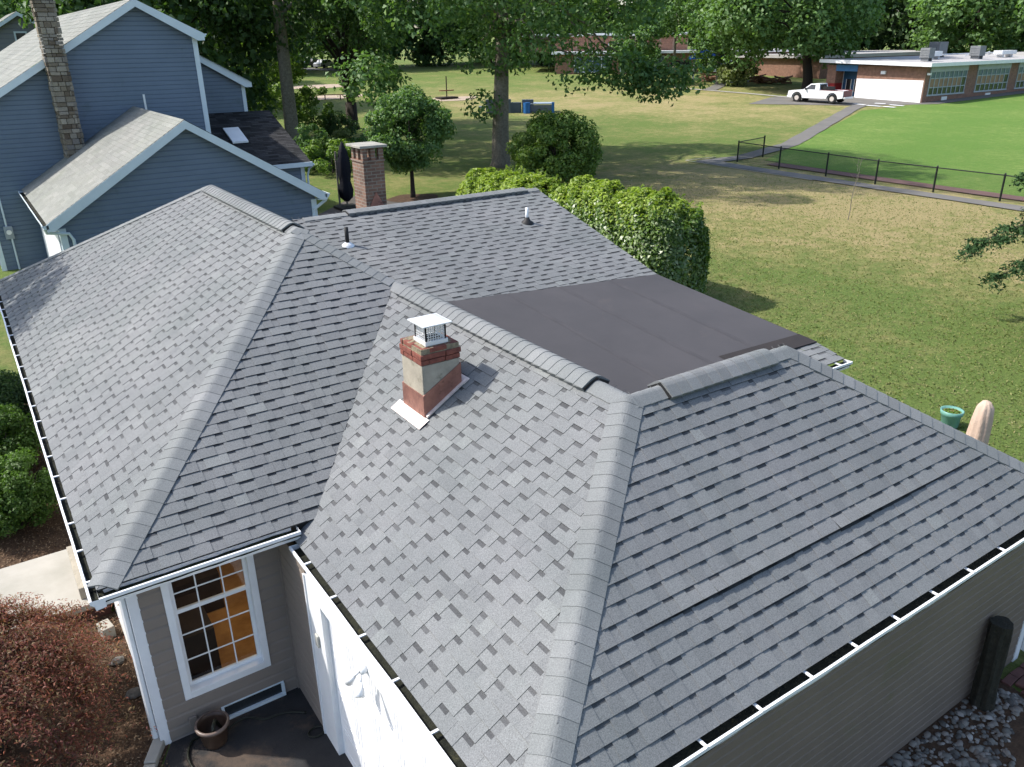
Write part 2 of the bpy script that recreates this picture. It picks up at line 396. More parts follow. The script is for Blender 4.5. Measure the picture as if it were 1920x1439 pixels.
strip('concrete_walk', [at(1225, 162), at(1300, 168), at(1400, 176), at(1486, 184)], .8, m_pathl, .05)
strip('concrete_walk', [at(1330, 170), at(1358, 157), at(1420, 152)], 1.6, m_path, .06)
ellipse('sand_patch', at(620, 183), 4.5, 2.4, m_sand); ellipse('sand_patch', at(848, 186), 3.4, 2.2, m_sand); ellipse('sand_patch', at(595, 163), 5, 3.0, m_sand)
strip('far_road', [at(480, 128), at(700, 133)], 5, m_path, .06)
# front beds, drive, walk, patio
drape('driveway', [(-1.5, .42), (0.03, .42), (.03, -14), (-9.5, -14), (-1.6, .2)], m_asph, .012, .8)
drape('garden_bed', [(-1.5, 3.2), (-1.5, .42), (-1.62, .2), (-9, -11.5), (-9, 3.2)], m_soil, .008, .8)
drape('garden_bed', [(-1.6, 4.7), (-9, 4.7), (-9, 12.2), (-1.6, 12.7)], m_soil, .016, .8)
drape('patio', [(7.5, 24), (14.4, 31.2), (16, 26), (13, 12), (7, 12)], m_paver, .015, 2)
drape('side_bed', [(0, -4.2), (7.0, -4.2), (6.7, -5.6), (0, -7)], m_soil, .014, .8)

# ------------------------------------------------------------------ roof pieces
def tri_frame(P, up_hint=None):
    P = [Vector(p) for p in P]
    n = (P[1]-P[0]).cross(P[2]-P[0]).normalized()
    if n.z < 0: n = -n
    return P, n
def shingles(name, poly, mat, parent, e=.143, t=.0065, d=.005, tabs=True, tw=(.13, .28), gw=(.07, .14), toneoff=0, lift=None, seed=0, u=None, bnd=(.25, .33)):
    rnd = random.Random(hash(name) % 1000+seed+len(poly)*17)
    rnd = random.Random(seed*131+len(poly))
    P, n = tri_frame(poly); o = P[0]
    u = Vector(u) if u else Vector((P[1]-P[0])); u = (u-n*u.dot(n)).normalized(); v = n.cross(u)
    if v.z < 0: u = -u; v = -v
    Q = [((p-o).dot(u), (p-o).dot(v)) for p in P]
    if area2(Q) < 0: Q = Q[::-1]
    m = MB(); zmin = min(q[1] for q in Q); zmax = max(q[1] for q in Q)
    W3 = lambda a, b, h: o+u*a+v*b+n*h
    def top(rect, h0, h1, v0, v1, tone, mi=0):
        c = rect
        for k in range(len(Q)):
            (ax, ay), (bx, by) = Q[k], Q[(k+1) % len(Q)]
            c = clip(c, (by-ay), -(bx-ax), (by-ay)*ax-(bx-ax)*ay)
            if len(c) < 3: return
        m.face([W3(p[0], p[1], h0+(h1-h0)*(p[1]-v0)/(v1-v0)) for p in c], mi, tone)
    k = 0; vv = zmin-.0
    while vv < zmax-.01:
        v0, v1 = vv, vv+e
        r = xrange_at(Q, min(max(v0, zmin+1e-4), zmax-1e-4)); r1 = xrange_at(Q, min(v1, zmax-1e-4))
        if not r or not r1: break
        a, b = min(r[0], r1[0]), max(r[1], r1[1])
        L = 0
        c0 = rnd.uniform(.3, .6)
        if not tabs:
            x = a
            while x < b:
                w = rnd.uniform(.25, .5)
                tn = rnd.uniform(0.05, 1)
                top([(x, v0), (x+w, v0), (x+w, v1+.004), (x, v1+.004)], t, 0, v0, v1, tn)
                x += w
            lo, hi = r
            m.face([W3(lo, v0, -.002), W3(hi, v0, -.002), W3(hi, v0, t), W3(lo, v0, t)], 0, .1)
        else:
            # base ply + butt
            lo, hi = r; tb = t+L
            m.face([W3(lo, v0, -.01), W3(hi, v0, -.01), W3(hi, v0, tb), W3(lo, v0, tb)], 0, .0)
            x = a-rnd.uniform(0, .3); piece = 0
            plane_t = rnd.uniform(.25, .75)
            while x < b:
                w = rnd.uniform(*gw); band = e*rnd.uniform(*bnd)
                if rnd.random() < .1: w *= 1.5
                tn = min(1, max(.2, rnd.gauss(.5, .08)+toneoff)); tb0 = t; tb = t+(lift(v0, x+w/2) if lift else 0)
                if tb > tb0+.001:  # lifted course: its shadow line painted as black front face and strip below
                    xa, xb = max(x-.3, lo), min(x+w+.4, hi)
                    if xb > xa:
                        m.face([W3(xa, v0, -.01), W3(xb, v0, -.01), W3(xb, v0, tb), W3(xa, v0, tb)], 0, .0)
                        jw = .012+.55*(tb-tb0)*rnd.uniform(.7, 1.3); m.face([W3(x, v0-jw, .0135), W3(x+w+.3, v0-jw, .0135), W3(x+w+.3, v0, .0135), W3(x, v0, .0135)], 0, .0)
                top([(x, v0), (x+w, v0), (x+w, v1-band), (x, v1-band)], tb, tb*band/e, v0, v1-band, tn)
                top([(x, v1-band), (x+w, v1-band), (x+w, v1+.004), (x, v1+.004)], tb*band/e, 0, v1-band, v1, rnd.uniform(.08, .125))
                x += w
                w = rnd.uniform(*tw)
                n2 = 1 if w < .2 or rnd.random() < .6 else 2
                for q in range(n2):
                    ww = w/n2; x0, x1 = x+q*ww, x+(q+1)*ww-.002
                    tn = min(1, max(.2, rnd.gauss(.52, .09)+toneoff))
                    if rnd.random() < .04: tn = rnd.choice((.3, .8))
                    top([(x0, v0), (x1, v0), (x1, v1+.004), (x0, v1+.004)], tb+d, d, v0, v1, tn)
                    xa, xb = max(x0, lo), min(x1+.002, hi)
                    if xb > xa: m.face([W3(xa, v0-.001, -.01), W3(xb, v0-.001, -.01), W3(xb, v0-.001, tb+d), W3(xa, v0-.001, tb+d)], 0, .02)
                    for xs_, fl in ((x0, 1), (x1, 0)):
                        if lo < xs_ < hi and r1[0] < xs_ < r1[1]:
                            m.face([W3(xs_, v0, tb), W3(xs_, v1, 0), W3(xs_, v1, d), W3(xs_, v0, tb+d)], 0, .25)
                x += w
        vv += e; k += 1
    return m.build(name, mat, parent)
def cap_line(name, A, B, n1, n2, mat, parent, w=.15, e=.143, t=.006, base=.018, seed=1, hw=None):
    """folded cap shingles from A (low / start) to B, lying over planes with normals n1 (left) and n2 (right)"""
    rnd = random.Random(seed); A, B = Vector(A), Vector(B); ax = (B-A).normalized(); L = (B-A).length
    n1, n2 = Vector(n1).normalized(), Vector(n2).normalized()
    def side(nn, other):
        d = ax.cross(nn).normalized()
        if d.z > 0 or (abs(d.z) < 1e-6): d = -d
        return d
    d1, d2 = side(n1, n2), side(n2, n1)
    if d1.dot(d2) > .6: d2 = -d1
    m = MB(); nm = (n1+n2).normalized(); r = .24
    def ring(P, h):
        pts = []
        for s in (1, .66): pts.append(P+d1*w*s+n1*h)
        q0, q1, q2 = P+d1*w*r+n1*h, P+nm*h*1.05, P+d2*w*r+n2*h
        for k in (0, .25, .5, .75, 1): pts.append(q0*(1-k)**2+q1*2*k*(1-k)+q2*k*k)
        for s in (.66, 1): pts.append(P+d2*w*s+n2*h)
        return pts
    x = 0.0
    while x < L-.01:
        x1 = min(L, x+e); tn = min(1, max(0, rnd.gauss(.5, .25)))
        R0, R1 = ring(A+ax*x, base+t), ring(A+ax*(x1+.01), base+.001); R2 = ring(A+ax*x, -.004)
        for i in range(len(R0)-1):
            m.face([R0[i], R0[i+1], R1[i+1], R1[i]], 0, tn); m.face([R0[i], R0[i+1], R2[i+1], R2[i]], 0, 0)
        for i in (0, len(R0)-1): m.face([R0[i], R1[i], R1[i]-nm*.02, R2[i]], 0, 0)
        x = x1
    return m.build(name, mat, parent)
def ridge_vent(A, B, n1, n2, parent, w=.17, h=.044, seed=3):
    A, B = Vector(A), Vector(B); ax = (B-A).normalized(); n1, n2 = Vector(n1).normalized(), Vector(n2).normalized()
    def side(nn):
        d = ax.cross(nn).normalized()
        return -d if d.z > 0 else d
    d1, d2 = side(n1), side(n2); m = MB()
    prof = lambda P, s, hh: [P+d1*w*s+n1*.012, P+d1*w*s+n1*hh, P+(n1+n2).normalized()*hh*.8, P+d2*w*s+n2*hh, P+d2*w*s+n2*.012]
    a, b = prof(A, .97, h+.012), prof(B, .97, h+.012)
    for i in range(4): m.face([a[i], a[i+1], b[i+1], b[i]])
    m.face(a); m.face(b[::-1])
    core = m.build('ridge_vent', m_black, parent)
    c = cap_line('ridge_cap', A+ax*.01, B-ax*.01, n1, n2, m_cap, core, w=w+.004, base=h+.018, t=.007, seed=seed)
    return core
def siding(name, o, u, poly, mat, parent, e=.15, lap=.026, z0=None, hatch=0):
    """clapboards on a vertical wall: o origin, u horizontal unit (outward normal = u x z), poly convex in (s,z)"""
    o, u = Vector(o), Vector(u).normalized(); n = u.cross(Vector((0, 0, 1))); m = MB()
    polys = poly if isinstance(poly[0][0], (tuple, list)) else [poly]
    for Q in polys:
        Q = list(Q)
        if area2(Q) < 0: Q = Q[::-1]
        zs = [q[1] for q in Q]; z = (z0 if z0 is not None else min(zs)); z -= math.ceil((z-min(zs))/e)*e if z > min(zs) else 0
        while z < max(zs):
            c = clip(clip(Q, 0, -1, -z), 0, 1, z+e)
            for (za, zb, la, lb) in ((0, .74, 1, .92), (.74, 1, .92, 0)):
                cc_ = clip(clip(c, 0, -1, -(z+e*za)), 0, 1, z+e*zb) if len(c) > 2 else []
                if len(cc_) > 2: m.face([o+u*p[0]+Vector((0, 0, p[1]))+n*(.004+lap*(la+(lb-la)*((p[1]-z)/e-za)/(zb-za))) for p in cc_])
            zz = max(z, min(zs)+1e-5); r = xrange_at(Q, zz) if zz < max(zs) else None
            if r:
                a, b = o+u*r[0]+Vector((0, 0, zz)), o+u*r[1]+Vector((0, 0, zz)); m.face([a+n*.004, b+n*.004, b+n*(.004+lap), a+n*(.004+lap)])
            z += e
    return m.build(name, mat, parent)
def gutter(A, B, out, parent, w=.115, h=.11, mat=None, sp=.62, hang=True, trough=None, ends=True):
    A, B, out = Vector(A), Vector(B), Vector(out).normalized(); mat = mat or m_white; A, B = A-out*.055, B-out*.055; w += .055
    ax = (B-A); L = ax.length; ax = ax.normalized(); up = Vector((0, 0, 1)); m = MB()
    def P(x, a, z): return A+ax*x+out*a+up*z
    nseg = max(1, int(L/.6)); rnd = random.Random(int(L*100))
    X = [L*i/nseg for i in range(nseg+1)]; J = [rnd.uniform(-.004, .004) for _ in X]
    prof = [(.012, -h*.9), (w*.72, -h), (w*.78, -h*.55), (w, -h*.28), (w, .004), (w-.022, .004), (w-.022, -.012)]
    for i in range(nseg):
        for k in range(len(prof)-1):
            (a0, z0), (a1, z1) = prof[k], prof[k+1]
            m.face([P(X[i], a0+J[i], z0), P(X[i+1], a0+J[i+1], z0), P(X[i+1], a1+J[i+1], z1), P(X[i], a1+J[i], z1)])
    if ends:
        for x in (0, L): m.face([P(x, a, z) for a, z in prof[:5]]+[P(x, .012, 0)])
    g = m.build('gutter', mat, parent)
    d = MB(); nn = max(2, int(L/.12)); prev = None
    for i in range(nn+1):
        x = L*i/nn; zz = -.055+rnd.uniform(-.006, .008); row = [P(x, .004, zz), P(x, w*.5, zz-.008+rnd.uniform(-.004, .006)), P(x, w-.01, zz)]
        if prev: d.face([prev[0], row[0], row[1], prev[1]]); d.face([prev[1], row[1], row[2], prev[2]])
        prev = row
    d.build('gutter_debris', trough or m_debris, g)
    if hang:
        x = sp*.6
        while x < L-.1:
            b = MB(); c0 = A+ax*x; R = Matrix((ax, out, up)).transposed()
            b.box(c0+out*(w*.5)+up*.002, (.024, w-.01, .012), R); b.build('gutter_strap', m_white, g); x += sp
    return g

# ------------------------------------------------------------------ main house
H = thing('house', 'one storey taupe sided house with new slate grey shingle hip roofs and white gutters', 'house', (0, 0, G))
R1b = (1.924, 4.149, 2.203); R1a = (1.924, 8.954, 2.203); V_ = (2.811, 2.891, 1.535); J_ = (2.811, -2.085, 1.535); R2e = (5.129, -2.085, 1.535)
GC = (.05, -4.33, -.154); GRC = (7.783, -4.33, -.154)
n_left = Vector((-.586, 0, 1)).normalized(); n_front = Vector((0, -.531, 1)).normalized(); n_gl = Vector((-.612, 0, 1)).normalized(); n_near = Vector((0, -.752, 1)).normalized()
shingles('roof', [(-1.835, 0, 0), (-1.835, 13.1, 0), R1a, R1b], m_sh, H, seed=1)
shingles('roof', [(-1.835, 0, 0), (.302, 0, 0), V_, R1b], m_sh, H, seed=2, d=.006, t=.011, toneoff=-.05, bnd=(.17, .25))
shingles('roof', [GC, (.05, -.29, -.154), V_, J_], m_sh, H, seed=3, u=(0, 1, 0))
shingles('roof', [(.05, -.29, -.154), (.05, .02, -.154), (.33, .03, .017)], m_sh, H, seed=13, u=(0, 1, 0))
bumpv = 1.52
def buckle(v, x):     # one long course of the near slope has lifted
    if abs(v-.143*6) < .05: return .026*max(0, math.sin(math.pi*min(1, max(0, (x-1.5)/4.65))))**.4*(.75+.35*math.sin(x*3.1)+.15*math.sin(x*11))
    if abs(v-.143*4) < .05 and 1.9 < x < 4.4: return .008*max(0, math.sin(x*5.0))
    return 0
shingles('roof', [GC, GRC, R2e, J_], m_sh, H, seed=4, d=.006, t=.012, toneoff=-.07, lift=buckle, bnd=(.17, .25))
shingles('roof', [GRC, (7.783, .2, -.154), R2e], m_sh, H, seed=5, tabs=False)
shingles('roof', [R2e, J_, (2.811, -.4, .3), (6.4, -.4, .3)][::-1], m_sh, H, seed=6, tabs=False, u=(1, 0, 0))
shingles('roof', [(4.45, 2.9, .42), (4.45, -2.0, .42), J_, V_], m_sh, H, seed=7, tabs=False)
shingles('roof', [(4.45, 13.0, .3), (4.45, 2.891, .3), V_, R1b, R1a], m_sh, H, seed=8, tabs=False)
shingles('roof', [(5.0, 13.1, 0), (-1.835, 13.1, 0), R1a], m_sh, H, seed=9, tabs=False)
# gable wing and its roof
gs = .278
def gp(x, y): return (x, y, 1.70-gs*(7.239-y))
ym = lambda x: 3.351+.0216*(8.431-x)/(gs-.0835)
shingles('roof', [gp(2.9, ym(2.9)), gp(8.431, ym(8.431)), gp(8.431, 7.239), gp(2.9, 7.239)], m_sh, H, seed=10, u=(1, 0, 0), tw=(.12, .28), gw=(.12, .22), toneoff=.0)
shingles('roof', [(8.431, 11.2, .6), (2.2, 11.2, .6), (2.2, 7.239, 1.70), (8.431, 7.239, 1.70)], m_sh, H, seed=11, tabs=False)
# rolled membrane roof
def mem(x, y): return .619-.0216*(x-8.431)+.0835*(y-3.351)
b = MB(); xs_ = [2.9+i*(8.431-2.9)/10 for i in range(11)]
for i in range(10):
    x0, x1 = xs_[i], xs_[i+1]; ys0 = -.04 if x0 > 6.2 else -1.3; ya, yb = ym(x0)+.05, ym(x1)+.05
    for j in range(5):
        a0, a1 = ys0+(ya-ys0)*j/5, ys0+(ya-ys0)*(j+1)/5; b0, b1 = ys0+(yb-ys0)*j/5, ys0+(yb-ys0)*(j+1)/5
        f = lambda x, y: (x, y, mem(x, y)+.004)
        b.face([f(x0, a0), f(x1, b0), f(x1, b1), f(x0, a1)])
b.face([(8.431, -.04, mem(8.431, 0)+.004), (8.431, 3.35, .623), (8.431, 3.35, .5), (8.431, -.04, .2)])
FR = b.build('flat_roof', m_mem, H)
for xx in (4.2, 5.25, 6.28, 7.33):
    b = MB(); n_ = 14; ye = ym(xx)
    for k in range(n_):
        ya_, yb_ = -.04+(ye+.04)*k/n_, -.04+(ye+.04)*(k+1)/n_; wa, wb = .012*math.sin(k*1.9+xx), .012*math.sin((k+1)*1.9+xx)
        b.face([(xx+wa, ya_, mem(xx, ya_)+.006), (xx+.09+wa*.3, ya_, mem(xx, ya_)+.0085), (xx+.09+wb*.3, yb_, mem(xx, yb_)+.0085), (xx+wb, yb_, mem(xx, yb_)+.006)])
    b.build('lap_seam', m_mem2 if False else m_mem3, FR)
b = MB(); b.face([(6.6, -.22, mem(6.6, -.22)+.012), (8.435, -.22, mem(8.43, -.22)+.012), (8.435, .12, mem(8.43, .12)+.012), (6.6, .12, mem(6.6, .12)+.012)])
b.face([(5, -.22, mem(5, -.22)-.03), (8.435, -.22, mem(8.43, -.22)-.03), (8.435, -.22, mem(8.43, -.22)+.012), (5, -.22, mem(5, -.22)+.012)])
b.build('edge_strip', m_mem2, FR)
shingles('roof', [(5, -.73, .205), (8.431, -.73, .205), (8.431, -.2, .315), (5, -.2, .39)], m_sh, H, seed=12, u=(1, 0, 0), gw=(.15, .25))
gutter((5.4, -.74, .19), (8.46, -.74, .19), (0, -1, 0), H, sp=.5)
# caps and vents
cap_line('hip_cap', (-1.80, .035, .02), R1b, n_left, n_front, m_cap, H, w=.165, seed=1)
cap_line('hip_cap', V_, R1b, n_front, (.75, 0, 1), m_cap, H, w=.15, seed=2)
cap_line('hip_cap', GC, J_, n_gl, n_near, m_cap, H, w=.165, seed=3)
cap_line('hip_cap', GRC, R2e, n_near, (.636, 0, 1), m_cap, H, w=.16, seed=4)
cap_line('hip_cap', (-1.835, 13.1, 0), R1a, n_left, (0, .53, 1), m_cap, H, w=.15, seed=5)
cap_line('ridge_cap', R1b, R1a, n_left, (.753, 0, 1), m_cap, H, w=.15, seed=6)
cap_line('ridge_cap', V_, J_, n_gl, (.66, 0, 1), m_cap, H, w=.16, seed=7)
cap_line('ridge_cap', R2e, J_, (0, .75, 1), n_near, m_cap, H, w=.15, seed=8)
cap_line('ridge_cap', (8.431, 7.239, 1.70), (3.1, 7.239, 1.70), (0, .278, 1), (0, -.278, 1), m_cap, H, w=.14, seed=9)
ridge_vent((1.924, 4.35, 2.203), (1.924, 8.75, 2.203), n_left, (.753, 0, 1), H)
ridge_vent((2.811, -1.62, 1.535), (2.811, 2.55, 1.535), n_gl, (.66, 0, 1), H, seed=4)
ridge_vent((3.22, -2.085, 1.535), (4.80, -2.085, 1.535), (0, .75, 1), n_near, H, seed=5)
ridge_vent((3.95, 7.239, 1.70), (8.1, 7.239, 1.70), (0, .278, 1), (0, -.278, 1), H, seed=6, w=.15)
b = MB(); b.bb(.075, .55, .03, .9, -.6, -.02); b.build('valley_block', m_black, H)
# gutters
gutter((-1.84, -.005, -.02), (.10, -.005, -.02), (0, -1, 0), H, sp=.66, hang=False, trough=m_moss)
gutter((-1.835, 13.0, -.02), (-1.835, -.12, -.02), (-1, 0, 0), H, w=.088, sp=.62)
gutter((.045, -.09, -.17), (.045, -4.45, -.17), (-1, 0, 0), H, w=.082, sp=.66)
gutter((.0, -4.335, -.17), (7.85, -4.335, -.17), (0, -1, 0), H, w=.092, sp=.62)
# fascia / soffit
b = MB(); b.bb(-1.78, .05, .052, .07, -.16, -.03); b.bb(-1.785, -1.77, .06, 13, -.16, -.03)
b.bb(.10, .115, -4.25, -.1, -.30, -.19); b.bb(.12, 7.7, -4.275, -4.26, -.30, -.19)
b.bb(-1.83, .02, .02, .42, -.162, -.15); b.bb(-1.825, -1.5, .42, 12.8, -.162, -.15); b.build('fascia', m_trim, H)
# walls
WX0, WX1, WZ0, WZ1 = -1.195, -.385, -1.86, -.36
FW = siding('wall', (-1.50, .4, 0), (1, 0, 0), [[(0, G), (.24, G), (.24, -.15), (0, -.15)], [(1.17, G), (1.52, G), (1.52, -.15), (1.17, -.15)], [(.24, G), (1.17, G), (1.17, WZ0-.02), (.24, WZ0-.02)], [(.24, -.33), (1.17, -.33), (1.17, -.15), (.24, -.15)]], m_side, H, z0=G+.05)
siding('wall', (-1.56, 12.8, 0), (0, -1, 0), [(0, G), (12.4, G), (12.4, -.15), (0, -.15)], m_sidew, H)
siding('wall', (0, .4, 0), (0, -1, 0), [(0, G), (.88, G), (.88, -.2), (0, -.2)], m_side, H, z0=G+.05)
b = MB(); b.bb(.065, .075, -4.2, .35, G, -.25); b.build('garage_back', m_black, H)
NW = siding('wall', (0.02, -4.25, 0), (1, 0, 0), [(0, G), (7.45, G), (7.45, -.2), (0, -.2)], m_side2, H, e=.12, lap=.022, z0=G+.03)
siding('wall', (7.47, -4.25, 0), (0, 1, 0), [(0, G), (4, G), (4, -.2), (0, -.2)], m_side, H)
siding('wall', (8.2, -.5, 0), (0, 1, 0), [[(0, G), (4.2, G), (4.2, .55), (0, .15)], [(4.2, G), (11.5, G), (11.5, .6), (7.74, 1.55), (4.2, .55)]], m_sidew, H)
siding('wall', (5, -.5, 0), (1, 0, 0), [(0, G), (3.2, G), (3.2, .15), (0, .15)], m_sidew, H)
siding('wall', (8.2, 11, 0), (-1, 0, 0), [(0, G), (9, G), (9, .5), (0, .5)], m_side, H)
b = MB(); b.prism([(8.40, 3.30, .615-.14), (8.40, 3.30, .59), (8.40, 7.239, 1.67), (8.40, 11.2, .57), (8.40, 11.2, .43), (8.40, 7.239, 1.53)], (.02, 0, 0)); b.build('rake_board', m_trim, H)
b = MB(); b.bb(-1.60, -1.495, .375, .385, G, -.15); b.bb(-1.60, -1.588, .385, .5, G, -.15); b.build('corner_board', m_trim, H)
b = MB(); b.bb(7.38, 7.50, -4.285, -4.27, G, -.2); b.build('corner_board', m_trim, H)
# inside corner post with dark gap
b = MB(); b.bb(-.045, -.012, .35, .395, G, -.2); cp_ = b.build('corner_post', m_side, H)
b = MB()
for k in range(15): b.bb(-.014, -.004, .343, .349, G+.06+k*.15, G+.16+k*.15)
b.build('corner_gap', m_black, cp_)
# main window
WN = MB()
WN.bb(-1.27, WX0, .355, .385, WZ0-.09, WZ1+.07); WN.bb(WX1, -.31, .355, .385, WZ0-.09, WZ1+.07)
WN.bb(WX0, WX1, .353, .385, WZ0-.09, WZ0); WN.bb(WX0, WX1, .353, .385, WZ1, WZ1+.07)
WN.bb(WX0, WX1, .335, .47, WZ0-.012, WZ0+.012)
WIN = WN.build('window', m_white, H, bevel=.004)
b = MB(); zm = -.86
for (x0, x1, z0, z1, yy) in ((WX0, WX1, zm, WZ1, .415), (WX0, WX1, WZ0+.012, zm+.03, .44)):
    b.bb(x0, x0+.04, yy, yy+.03, z0, z1); b.bb(x1-.04, x1, yy, yy+.03, z0, z1); b.bb(x0+.04, x1-.04, yy, yy+.03, z0, z0+.045); b.bb(x0+.04, x1-.04, yy, yy+.03, z1-.04, z1)
    rows = 2 if z0 > -1 else 3
    for k in (1, 2): xx = x0+(x1-x0)*k/3; b.bb(xx-.007, xx+.007, yy+.008, yy+.018, z0+.045, z1-.04)
    for k in range(1, rows): zz = z0+(z1-z0)*k/rows; b.bb(x0+.04, x1-.04, yy+.009, yy+.017, zz-.007, zz+.007)
b.build('sash', m_white, WIN)
b = MB(); b.face([(WX0, .432, zm), (WX1, .432, zm), (WX1, .432, WZ1), (WX0, .432, WZ1)]); b.face([(WX0, .458, WZ0), (WX1, .458, WZ0), (WX1, .458, zm+.02), (WX0, .458, zm+.02)]); b.build('pane', m_glass, WIN)
# jamb returns + room behind the glass
b = MB()
for (x0, x1) in ((WX0-.02, WX0), (WX1, WX1+.02)): b.bb(x0, x1, .385, .55, WZ0, WZ1)
b.bb(WX0, WX1, .385, .55, WZ1, WZ1+.02); b.build('jamb', m_white, WIN)
b = MB(); b.face([(-1.45, .56, -2.15), (1.2, .56, -2.15), (1.2, 4.2, -2.15), (-1.45, 4.2, -2.15)], 0)
b.face([(-1.45, 4.2, -2.15), (1.2, 4.2, -2.15), (1.2, 4.2, -.2), (-1.45, 4.2, -.2)], 1); b.face([(-1.45, .56, -2.15), (-1.45, 4.2, -2.15), (-1.45, 4.2, -.2), (-1.45, .56, -.2)], 1)
b.face([(1.2, .56, -2.15), (1.2, 4.2, -2.15), (1.2, 4.2, -.2), (1.2, .56, -.2)], 1); b.face([(-1.45, .56, -.2), (1.2, .56, -.2), (1.2, 4.2, -.2), (-1.45, 4.2, -.2)], 1)
b.bb(-1.40, -.78, .75, 1.55, -2.14, -1.45, 2); b.bb(-1.1, -.4, 2.0, 3.0, -2.14, -1.6, 2)
b.build('interior', [m_orange, m_brownin, simple('dark_cabinet', (.03, .018, .012), (.02, .012, .01), 3, .5)], H)
lp_ = bpy.data.lights.new('room_fill_light', 'POINT'); lp_.energy = 17; lp_.color = (1, .84, .6); lp_.shadow_soft_size = .15  # unseen fill light, added for the warm glow behind the glass
lo_ = lk(bpy.data.objects.new('room_fill_light', lp_)); lo_.location = (-.1, 1.6, -.45-G); lo_.parent = H
# basement window, outlet
b = MB(); b.bb(-.93, -.20, .33, .379, G+.015, G+.05); b.bb(-.93, -.90, .34, .379, G+.05, G+.19); b.bb(-.235, -.20, .34, .379, G+.05, G+.19); b.bb(-.93, -.20, .36, .379, G+.19, G+.205)
bw = b.build('basement_window', m_bluetrim, H); b = MB(); b.bb(-.90, -.235, .365, .378, G+.05, G+.19); b.build('pane', m_glassd, bw)
b = MB(); b.bb(-1.285, -1.195, .345, .39, -2.34, -2.20); b.build('outlet_box', m_side, H, bevel=.006)
# garage door side
b = MB(); b.bb(-.035, .0, -.86, -.46, G, -.28); b.bb(0, .06, -.86, -.84, G, -.28); b.bb(-.035, .0, -4.24, -3.98, G, -.28); b.bb(-.036, .0, -3.98, -.86, -.46, -.28)
b.bb(-.05, -.035, -.49, -.46, G, -.28); b.build('garage_door_frame', m_white, H, bevel=.003)
GD = MB(); GD.bb(.03, .05, -3.98, -.86, G+.01, -.40)
for r in range(4):
    z0 = G+.03+r*.485; GD.bb(.028, .03, -3.97, -.88, z0-.012, z0-.004)
    for c in range(6):
        y1 = -.92-c*.51; y0 = y1-.45
        for (a0, a1, c0, c1) in ((y0, y1, z0+.07, z0+.09), (y0, y1, z0+.40, z0+.42), (y0, y0+.02, z0+.09, z0+.40), (y1-.02, y1, z0+.09, z0+.40)): GD.bb(.0265, .03, a0, a1, c0, c1)
        GD.bb(.027, .03, y0+.05, y1-.05, z0+.12, z0+.37)
GD.build('garage_door', m_door, H, bevel=.003)
b = MB(); b.bb(-.062, -.035, -.72, -.64, -1.06, -.91); b.build('keypad_box', simple('keypad_grey', (.42, .42, .38), None, 5, .5), H, bevel=.01)
# flood light under the garage gutter
b = MB(); b.tube([(-.04, -1.95, -.40), (-.09, -1.95, -.40)], .045, 12)
FL = b.build('floodlight', m_white, H, True)
for (dy, dz) in ((-.07, -.04), (.08, -.06)):
    b = MB(); p0 = Vector((-.10, -1.95+dy*.3, -.43)); p1 = Vector((-.13, -1.95+dy, -.45+dz)); d = (p1-p0).normalized()
    b.tube([p0, p1], .016, 8); b.tube([p1-d*.02, p1+d*.03, p1+d*.10], [.02, .034, .045], 14, m=0); b.tube([p1+d*.095, p1+d*.104], [.04, .04], 14, m=1)
    b.build('lamp_head', [m_white, simple('lamp_lens', (.30, .29, .2), None, 4, .2)], FL, True)
# downspout near far corner of near wall
b = MB(); b.tube([(7.62, -4.38, -.26), (7.60, -4.30, -.42), (7.60, -4.28, -1.2), (7.60, -4.28, -2.35), (7.66, -4.36, -2.41)], .038, 6); b.build('downspout', m_white, H)
b = MB(); b.tube([(-1.70, .40, -.2), (-1.63, .47, -.36), (-1.63, .47, -1.2), (-1.63, .47, -2.36)], .035, 6); b.build('downspout', m_white, H)
# vents on the gable wing
b = MB(); p = Vector(gp(7.236, 5.89)); b.lathe([(.14, -.03), (.13, .012), (.07, .05), (.045, .11), (.0, .11)], p, 14); vp = b.build('vent_pipe', m_black, H, True)
b = MB(); b.tube([p, p+Vector((0, 0, .30))], .032, 12); b.build('pipe', m_white, vp, True)
b = MB(); b.face([p+Vector(q) for q in ((-.17, -.18, -.04), (.17, -.18, -.04), (.17, .16, .055), (-.17, .16, .055))]); b.build('flashing', m_cap, vp)
p = Vector(gp(3.46, 6.074)); b = MB(); b.tube([p, p+Vector((0, 0, .32))], .036, 12); vp = b.build('vent_pipe', m_black, H, True)
b = MB(); b.lathe([(.13, -.05), (.12, 0), (.05, .05), (.0, .05)], p, 12); b.build('flashing', m_galv, vp, True)
# ---------------- near chimney
CH = MB(); cx0, cx1, cy0, cy1 = 1.66, 2.13, -.06, .42
rz_ = lambda x: -.154+.612*(x-.05)
CH.bb(cx0, cx1, cy0, cy1, .5, 1.455)
CHO = CH.build('chimney', m_conc, H, bevel=.006)
b = MB(); e_ = .012
zc = 1.11
def cz(x): return zc+.612*(x-cx0)
b.prism([(cx0-e_, cy0-e_, rz_(cx0)-.05), (cx1+e_, cy0-e_, rz_(cx1)-.05), (cx1+e_, cy0-e_, cz(cx1)), (cx0-e_, cy0-e_, zc)], (0, .01, 0))
b.prism([(cx0-e_, cy1+e_, rz_(cx0)-.05), (cx1+e_, cy1+e_, rz_(cx1)-.05), (cx1+e_, cy1+e_, cz(cx1)), (cx0-e_, cy1+e_, zc)], (0, -.01, 0))
b.bb(cx0-e_, cx0-e_+.01, cy0-e_+.01, cy1+e_-.01, rz_(cx0)-.05, zc); b.bb(cx1+e_-.01, cx1+e_, cy0, cy1, rz_(cx1)-.05, cz(cx1))
b.build('flashing', m_copper, CHO)
b = MB(); nz = .02
def rp(x, y, h=.022): return (x, y, rz_(x)+h)
